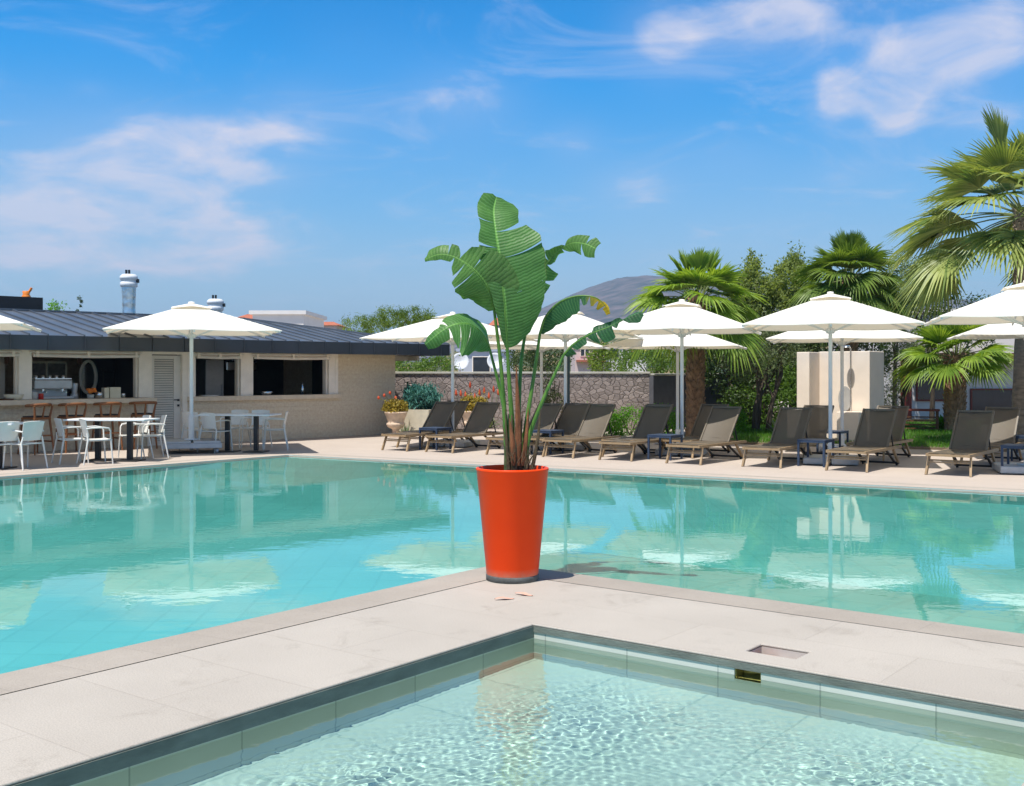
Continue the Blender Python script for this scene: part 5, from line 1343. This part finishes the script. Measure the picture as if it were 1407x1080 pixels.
YP = 8.56
gp = thing('giant_strelitzia', 'giant bird of paradise plant with split paddle leaves growing from the orange planter', 'plant', PC)
def PX(px, py, dy=0): return A(px, py, YP+dy) - PC
def interp(u, stops):
    for (a, va), (b, vb) in zip(stops, stops[1:]):
        if u <= b:
            t = (u-a)/(b-a) if b > a else 0; t = t*t*(3-2*t)*.5 + t*.5
            return va+(vb-va)*t
    return stops[-1][1]
S_ = YP/F
def banana(mid, wR, wL, mat, nrm=(0,-1,.2), tearR=(), tearL=(), foldR=.25, foldL=.25, slant=.30, seed=1, sagR=0.0, sagL=0.0, petiole=None, pr=(.026,.013), twist=0.0, jit=.018, pmat='petiole'):
    """mid: [(px,py,dy)] along the midrib; wR/wL: width stops in pixels; folds lift (+) or drop (-) the blade halves along the leaf normal"""
    rr = random.Random(seed)
    P = curve([PX(*q) for q in mid], 24); n = len(P)-1
    cum = [0]
    for a, b in zip(P, P[1:]): cum.append(cum[-1]+(b-a).length)
    tot = cum[-1]
    def at(s):
        s = max(0, min(1, s))*tot
        for i in range(n):
            if cum[i+1] >= s: 
                t = (s-cum[i])/max(1e-9, cum[i+1]-cum[i]); return P[i].lerp(P[i+1], t), (P[i+1]-P[i]).normalized()
        return P[-1], (P[-1]-P[-2]).normalized()
    mb = MB(); mb.uv = []
    N0 = Vector(nrm).normalized()
    for sgn, wst, tears, fold, sag in ((1,wR,tearR,foldR,sagR),(-1,wL,tearL,foldL,sagL)):
        cuts = [0.0]; 
        for q in tears: cuts.append(q if isinstance(q, (int,float)) else q[0])
        cuts.append(1.0); gaps = [.004]+[(.010 if isinstance(q,(int,float)) else q[1]) for q in tears]+[0]
        for k in range(len(cuts)-1):
            a, b = cuts[k], cuts[k+1]; ga = gaps[k] if k else 0; gb = gaps[k+1] if k+1 < len(cuts)-1 else 0
            nu = max(3, int((b-a)*46)); nv = 9; off = rr.uniform(-1,1)*jit if len(cuts) > 2 else 0; rot = rr.uniform(-1,1)*.10 if len(cuts) > 2 else 0
            vs = []
            for j in range(nv+1):
                v = j/nv
                for i in range(nu+1):
                    u = i/nu
                    s = (a+ga*v**1.5) + ((b-gb*v**1.5)-(a+ga*v**1.5))*u
                    p, T = at(s); w = interp(s, wst)*S_
                    NN = (N0 - T*N0.dot(T)).normalized(); Sd = T.cross(NN).normalized()*sgn
                    f = fold + twist*s
                    d = (Sd*math.cos(f) + NN*math.sin(f)).normalized()
                    rag = 1+.014*math.sin(s*37+k*2)+.008*math.sin(s*171+sgn)
                    q = p + d*w*v*rag + T*slant*w*v*v*.8 + NN*(-sag*w*v*v) + NN*(off*v*v + rot*w*v*(u-.5)*1.0)
                    q = q + NN*.0025*math.sin(s*53+v*2)*v + NN*.006
                    vs.append(q); 
                    mb.uv.append((s*tot/1.1, v))
            fs = []
            for j in range(nv):
                for i in range(nu):
                    o = j*(nu+1)+i; f4 = (o,o+1,o+nu+2,o+nu+1); fs.append(f4 if sgn > 0 else f4[::-1])
            mb.add(vs, fs, True)
    lf = mb.build('leaf', M[mat], gp)
    # midrib and petiole as one tapering stalk
    pts = curve([PX(*q) for q in petiole], 8)[:-1] + P[::4]; m_ = len(pts); k0 = len(petiole)-1
    np_ = k0*8
    rad = [pr[0]+(pr[1]-pr[0])*(i/np_) if i < np_ else pr[1]*(1-.85*(i-np_)/(m_-np_)) for i in range(m_)]
    MB().tube(pts, rad, 10).build('leaf_stalk', M[pmat], lf)
    return lf
# A: the big upright paddle
banana([(697,478,-.12),(693,420,-.16),(687,365,-.14),(681,320,-.08),(678,290,.0),(682,271,.06)],
       [(0,16),(.05,34),(.15,50),(.3,60),(.45,64),(.6,60),(.735,42),(.745,34),(.85,36),(.95,28),(1,8)],
       [(0,3),(.06,8),(.15,11),(.3,17),(.5,28),(.65,27),(.75,22),(.88,25),(.96,20),(1,6)], 'leaf_mid', nrm=(.12,-1,.10),
       tearR=[(.33,.003),(.56,.004),(.735,.022)], tearL=[(.63,.006),(.80,.005)], foldR=.10, foldL=.38, slant=.36, seed=3, sagR=.10, sagL=.25, petiole=[(706,640,.0),(704,585,-.04),(700,530,-.08),(697,478,-.12)], pr=(.025,.012))
# B: left paddle
banana([(679,426,-.10),(672,400,-.16),(655,375,-.20),(630,356,-.20),(606,350,-.17),(584,357,-.12)],
       [(0,14),(.06,30),(.16,42),(.32,44),(.48,36),(.58,24),(.66,17),(.80,16),(.93,13),(1,4)],
       [(0,8),(.08,24),(.2,36),(.38,38),(.52,32),(.62,18),(.70,8),(.85,7),(1,3)], 'leaf_light', nrm=(-.12,-1,.35),
       tearR=[(.47,.020),(.63,.050),(.75,.016)], tearL=[(.44,.010),(.56,.02),(.68,.02)], foldR=.12, foldL=-.15, slant=.12, seed=5, sagR=.15, sagL=.2, petiole=[(697,640,.02),(694,580,-.02),(688,500,-.06),(679,426,-.10)], pr=(.023,.011))
# C: lower left, arching over
banana([(673,480,.02),(663,459,-.10),(646,446,-.20),(626,446,-.26),(608,455,-.28),(594,466,-.27),(585,474,-.25)],
       [(0,8),(.08,18),(.2,26),(.36,27),(.5,25),(.62,23),(.68,20),(.76,9),(.9,10),(1,4)],
       [(0,6),(.08,20),(.2,40),(.38,47),(.52,40),(.62,27),(.70,13),(.82,12),(.92,10),(1,5)], 'leaf_mid', nrm=(-.10,-.75,.70),
       tearR=[(.70,.03)], tearL=[(.45,.008),(.58,.010),(.70,.02)], foldR=-.05, foldL=-.35, slant=.35, seed=7, sagR=.12, sagL=.2, petiole=[(700,640,.03),(699,600,.03),(688,540,.03),(673,480,.02)], pr=(.021,.010))
# D: behind to the right
banana([(728,425,.28),(738,392,.34),(748,368,.38),(764,348,.38),(783,335,.36),(802,335,.33),(819,342,.30)],
       [(0,4),(.12,14),(.28,20),(.40,24),(.50,8),(.60,4),(.70,12),(.82,17),(.94,16),(1,12)],
       [(0,6),(.12,22),(.25,32),(.36,30),(.46,22),(.56,10),(.68,4),(.80,12),(.92,15),(1,10)], 'leaf_light', nrm=(.25,-1,.25),
       tearR=[(.30,.03),(.46,.05),(.66,.02),(.86,.02)], tearL=[(.33,.02),(.50,.02),(.70,.03),(.9,.02)], foldR=-.2, foldL=.2, slant=.40, seed=9, sagR=.2, petiole=[(712,640,.05),(713,560,.12),(717,490,.20),(728,425,.28)], pr=(.020,.011), pmat='petiole')
# E: right, folded and drooping with a dying tip
banana([(742,458,.02),(750,435,-.02),(768,416,-.06),(792,407,-.10),(815,408,-.14),(830,418,-.16),(836,432,-.16)],
       [(0,5),(.10,16),(.3,24),(.5,22),(.66,16),(.78,11),(.9,8),(1,4)],
       [(0,3),(.1,8),(.3,10),(.5,7),(.7,5),(.9,5),(1,3)], 'leaf_dying', nrm=(-.15,-.35,.95),
       tearR=[(.62,.03),(.72,.03),(.82,.03),(.91,.02)], tearL=[(.7,.02),(.85,.02)], foldR=-1.05, foldL=-.55, slant=.10, seed=11, sagR=.15, petiole=[(717,640,.0),(722,590,.0),(733,520,.02),(742,458,.02)], pr=(.022,.011), jit=.03)
# F: lowest right, narrow and torn
banana([(775,487,-.02),(790,472,-.06),(812,459,-.10),(838,449,-.14),(862,437,-.18),(882,429,-.20)],
       [(0,4),(.10,10),(.25,12),(.34,8),(.45,15),(.58,14),(.66,9),(.75,2),(.82,9),(.92,12),(1,5)],
       [(0,3),(.1,6),(.3,8),(.5,7),(.7,4),(.78,2),(.86,11),(.94,12),(1,4)], 'leaf_dark', nrm=(.1,-.45,.9),
       tearR=[(.12,.02),(.33,.04),(.45,.02),(.64,.03),(.77,.04)], tearL=[(.4,.02),(.78,.03)], foldR=-.7, foldL=.05, slant=.30, seed=13, sagR=.2, petiole=[(722,640,-.02),(727,600,-.03),(748,545,-.03),(775,487,-.02)], pr=(.021,.010), jit=.03)
# fibrous base and dry sheaths
m = MB(); rr = random.Random(8)
for k in range(9):
    a = k*.7; x = 711+rr.uniform(-13,13); m.tube(curve([PX(x,651,rr.uniform(-.06,.06)), PX(x+(x-711)*.15,625,rr.uniform(-.05,.05)), PX(x+(x-711)*.5,rr.uniform(560,598),0)],5), [.036,.036,.034,.031,.028,.024,.021,.018,.014,.008,.003][:11], 8, flat=.7)
m.build('stem_base', M['stem_green'], gp)
m = MB()
for k in range(12):
    x = 714+rr.uniform(-16,17); top = rr.uniform(560,625); w = rr.uniform(.008,.018); b_ = PX(x,650,-.07+rr.uniform(-.02,.03)); tp = PX(x+(x-712)*.55+rr.uniform(-4,4), top, -.06+rr.uniform(-.03,.03)); mdl = b_.lerp(tp,.5)+Vector((rr.uniform(-.015,.015),-.015,0))
    m.tube(curve([b_,mdl,tp],4), [w,w*1.1,w,w*.95,w*.9,w*.75,w*.6,w*.4,w*.08], 6, flat=.35)
m.build('dry_sheath', M['dry_sheath'], gp)
m = MB()
for x, x2, top, w, dy in ((712,709,500,.024,-.085),(706,700,575,.022,-.09),(718,726,560,.018,-.085)):
    b_ = PX(x,640,dy); tp = PX(x2,top,dy+.01); md = PX((x+x2)/2+1,(640+top)/2,dy-.012); m.tube(curve([b_,md,tp],5), [w*.7,w,w*1.05,w,w*.95,w*.9,w*.8,w*.65,w*.5,w*.3,w*.06], 7, flat=.45)
m.build('brown_sheath', M['sheath'], gp)
m = MB()
for k in range(26):
    x = 714+rr.uniform(-20,20); b_ = PX(x,rr.uniform(600,648),-.10+rr.uniform(-.03,.03)); m.tube(curve([b_, b_+Vector((rr.uniform(-.03,.03),-.02,-.03)), b_+Vector((rr.uniform(-.06,.06),-.03,-.07))],3), .0022, 4)
m.build('fibres', M['dry_sheath'], gp)
# dry leaf scraps on the deck in front of the pot
for px, py, rz_, lab in ((693,824,.3,'dry pinkish leaf scrap on the deck, left of two before the pot'),(720,818,-.5,'dry pinkish leaf scrap on the deck, right of two before the pot')):
    o = MB().grid(lambda u, v: ((u-.5)*.15*(1-.3*abs(v-.5)), (v-.5)*.05*(1-abs(u-.5)*1.4), .010+.006*math.sin(u*5)+.004*math.sin(v*7)), 8, 4).build('leaf_scrap', pm('scrap'+str(px), (.62,.36,.27), .8, .2, 20)); o.location = G(px,py); o.rotation_euler = (0,0,rz_); tag(o, lab, 'dry leaf', 'dry leaf scraps on the deck')

# ================================================================== LIGHT, SKY, CAMERA
ELEV = R(68); sun_h = Vector((-.60,-.80,0)).normalized(); to_sun = Vector((sun_h.x*math.cos(ELEV), sun_h.y*math.cos(ELEV), math.sin(ELEV)))
sl_ = bpy.data.lights.new('sun', 'SUN'); sl_.energy = 5.0; sl_.angle = R(.53); sl_.color = (1,.955,.88)
so_ = bpy.data.objects.new('sun', sl_); COL.objects.link(so_); so_.rotation_euler = (-to_sun).to_track_quat('-Z','Y').to_euler(); so_.location = to_sun*50
w = bpy.data.worlds.new('World'); sc.world = w; w.use_nodes = True; nt = w.node_tree; nt.nodes.clear()
out = nt.nodes.new('ShaderNodeOutputWorld'); bg = nt.nodes.new('ShaderNodeBackground'); L(nt, bg.outputs[0], out.inputs[0])
sky = nt.nodes.new('ShaderNodeTexSky'); sky.sky_type = 'NISHITA'; sky.sun_disc = False; sky.sun_elevation = ELEV; sky.sun_rotation = math.atan2(sun_h.x, sun_h.y); sky.altitude = 0; sky.air_density = 1.0; sky.dust_density = .6; sky.ozone_density = 2.0
tc = nt.nodes.new('ShaderNodeTexCoord'); sx = nt.nodes.new('ShaderNodeSeparateXYZ'); L(nt, tc.outputs['Generated'], sx.inputs[0])
X_, Y_, Z_ = sx.outputs
az = mth(nt, 'ARCTAN2', X_, Y_); el = mth(nt, 'ARCSINE', Z_)
# cloud cover: soft drifting banks at their compass bearings, broken up by noise
hs = nt.nodes.new('ShaderNodeHueSaturation'); hs.inputs['Saturation'].default_value = 1.15; hs.inputs['Value'].default_value = 1.0; L(nt, sky.outputs[0], hs.inputs['Color'])
def dirpx(px, py): d_ = Vector(((px-CX)/F, 1, -(py-HY)/F)).normalized(); return math.atan2(d_.x, d_.y), math.asin(d_.z)
CL = [(215,240,120,75,1.25),(110,335,190,46,1.35),(275,330,95,34,1.25),(60,250,130,90,.75),(290,175,90,22,.65),(350,240,70,22,.8),(430,165,80,60,.42),(615,140,100,70,.42),(480,60,80,40,.16),(190,50,90,30,.14),(125,122,22,10,.3),
      (915,55,62,48,1.25),(1075,25,95,55,1.35),(1250,110,100,50,.85),(1360,40,110,60,1.1),(1225,130,34,55,1.25),(1145,135,30,35,1.15),(870,255,60,32,.8),(1370,165,70,26,.8),(1060,320,260,75,.60),(640,395,320,50,.55),(1000,215,70,30,.35),(788,195,40,26,.6),(640,135,80,40,.5),(400,160,70,40,.5),(1175,235,60,20,.5)]
tot = None
for px, py, wx, wy, s in CL:
    a0, e0 = dirpx(px, py); sa, se = wx/F, wy/F
    q = mth(nt, 'ADD', mth(nt, 'POWER', mth(nt, 'DIVIDE', mth(nt, 'SUBTRACT', az, a0), sa), 2), mth(nt, 'POWER', mth(nt, 'DIVIDE', mth(nt, 'SUBTRACT', el, e0), se), 2))
    g_ = mth(nt, 'MULTIPLY', mth(nt, 'EXPONENT', mth(nt, 'MULTIPLY', q, -1.0)), s)
    tot = g_ if tot is None else mth(nt, 'ADD', tot, g_)
# general thin cover away from the view
cbv = nt.nodes.new('ShaderNodeCombineXYZ'); zz = mth(nt, 'ADD', mth(nt, 'MAXIMUM', Z_, 0), .22)
L(nt, mth(nt, 'DIVIDE', X_, zz), cbv.inputs[0]); L(nt, mth(nt, 'DIVIDE', Y_, zz), cbv.inputs[1])
nA = noise(nt, cbv.outputs[0], 5.0, 9, .60, .45); nB = noise(nt, cbv.outputs[0], .9, 4, .5); nC = noise(nt, cbv.outputs[0], 1.7, 7, .6, 1.0)
tot = mth(nt, 'ADD', tot, mth(nt, 'MULTIPLY', mth(nt, 'SUBTRACT', nB.outputs[0], .46, clamp=True), .18))
brk = nt.nodes.new('ShaderNodeMapRange'); brk.inputs[1].default_value = .40; brk.inputs[2].default_value = .62; L(nt, nA.outputs[0], brk.inputs[0])
brk2 = nt.nodes.new('ShaderNodeMapRange'); brk2.inputs[1].default_value = .30; brk2.inputs[2].default_value = .62; L(nt, nC.outputs[0], brk2.inputs[0])
nmix = mth(nt, 'ADD', mth(nt, 'MULTIPLY', nA.outputs[0], .72), mth(nt, 'MULTIPLY', nC.outputs[0], .28))
tc1 = mth(nt, 'MINIMUM', tot, 1.15)
th_ = mth(nt, 'SUBTRACT', .74, mth(nt, 'MULTIPLY', tc1, .36))
puff = mth(nt, 'DIVIDE', mth(nt, 'SUBTRACT', nmix, th_), .24, clamp=True)
wv = nt.nodes.new('ShaderNodeMapping'); wv.inputs['Scale'].default_value = (1.0,1.35,1); wv.inputs['Rotation'].default_value = (0,0,R(28)); L(nt, cbv.outputs[0], wv.inputs[0])
nD = noise(nt, wv.outputs[0], 2.6, 9, .66, .9)
wisp = nt.nodes.new('ShaderNodeMapRange'); wisp.inputs[1].default_value = .47; wisp.inputs[2].default_value = .74; wisp.interpolation_type = 'SMOOTHSTEP'; L(nt, nD.outputs[0], wisp.inputs[0])
cov = mth(nt, 'ADD', mth(nt, 'ADD', mth(nt, 'MULTIPLY', mth(nt, 'POWER', puff, 1.25), .60), mth(nt, 'MULTIPLY', tc1, .17)), mth(nt, 'MULTIPLY', wisp.outputs[0], .28), clamp=True)
hz = nt.nodes.new('ShaderNodeMapRange'); hz.inputs[1].default_value = .30; hz.inputs[2].default_value = 0.0; hz.inputs[3].default_value = 0; hz.inputs[4].default_value = .50; hz.interpolation_type = 'SMOOTHSTEP'; L(nt, el, hz.inputs[0])
SKS = .085
en = nt.nodes.new('ShaderNodeMapRange'); en.inputs[1].default_value = 0; en.inputs[2].default_value = 1.5708; L(nt, el, en.inputs[0])
tr_ = ramp(nt, [(.0,(1,1.05,1.12)),(.045,(.70,1.10,1.30)),(.09,(.36,1.14,1.50)),(.17,(.0,1.18,1.78)),(.25,(.0,1.02,1.62)),(.36,(.85,.98,1.0)),(.5,(1.05,.98,.90))]); L(nt, en.outputs[0], tr_.inputs[0])
c0_ = mixc(nt, 1.0, hs.outputs[0], tr_.outputs[0], 'MULTIPLY')
c1 = mixc(nt, hz.outputs[0], c0_, (.40/SKS,.50/SKS,.70/SKS))
c2 = mixc(nt, cov, c1, (.60/SKS,.60/SKS,.71/SKS))
L(nt, c2, bg.inputs[0]); bg.inputs[1].default_value = SKS

cam = bpy.data.cameras.new('camera'); cam.sensor_width = 36; cam.lens = 36*F/1407; cam.shift_y = -(540-HY)/1407; cam.clip_start = .05; cam.clip_end = 20000
co = bpy.data.objects.new('camera', cam); COL.objects.link(co); co.location = (0,0,EYE); co.rotation_euler = (R(90),0,0); sc.camera = co
sc.render.resolution_x = 1024; sc.render.resolution_y = 786
sc.view_settings.view_transform = 'Standard'; sc.view_settings.look = 'None'; sc.view_settings.exposure = .32; sc.view_settings.gamma = 1
try: sc.view_settings.use_curve_mapping = False
except Exception: pass
cy = sc.cycles
cy.use_denoising = True; cy.max_bounces = 10; cy.diffuse_bounces = 5; cy.glossy_bounces = 5; cy.transmission_bounces = 6; cy.transparent_max_bounces = 12
cy.sample_clamp_indirect = 6; cy.caustics_reflective = False; cy.caustics_refractive = True; cy.blur_glossy = .3
# sunlight through the water: refracted onto the basins
sl_.cycles.is_caustics_light = True
for o in bpy.data.objects:
    if o.name in ('pool_water','plunge_pool_water'): o.cycles.is_caustics_caster = True
    if o.name in ('plunge_pool_floor','plunge_pool_walls','plunge_pool_edging','pool_basin','pool_steps','submerged_ledge','pool_coping','skimmer'): o.cycles.is_caustics_receiver = True

hm_ = bpy.data.materials.new('haze'); hm_.use_nodes = True; nt = hm_.node_tree; nt.nodes.clear()
out = nt.nodes.new('ShaderNodeOutputMaterial'); pv = nt.nodes.new('ShaderNodeVolumePrincipled'); pv.inputs['Color'].default_value = (.50,.74,1,1); pv.inputs['Density'].default_value = .00022; pv.inputs['Anisotropy'].default_value = .2
L(nt, pv.outputs[0], out.inputs['Volume'])
hzb = MB().box((0,0,118),(13000,13000,244)).build('haze', hm_); hzb['kind'] = 'stuff'
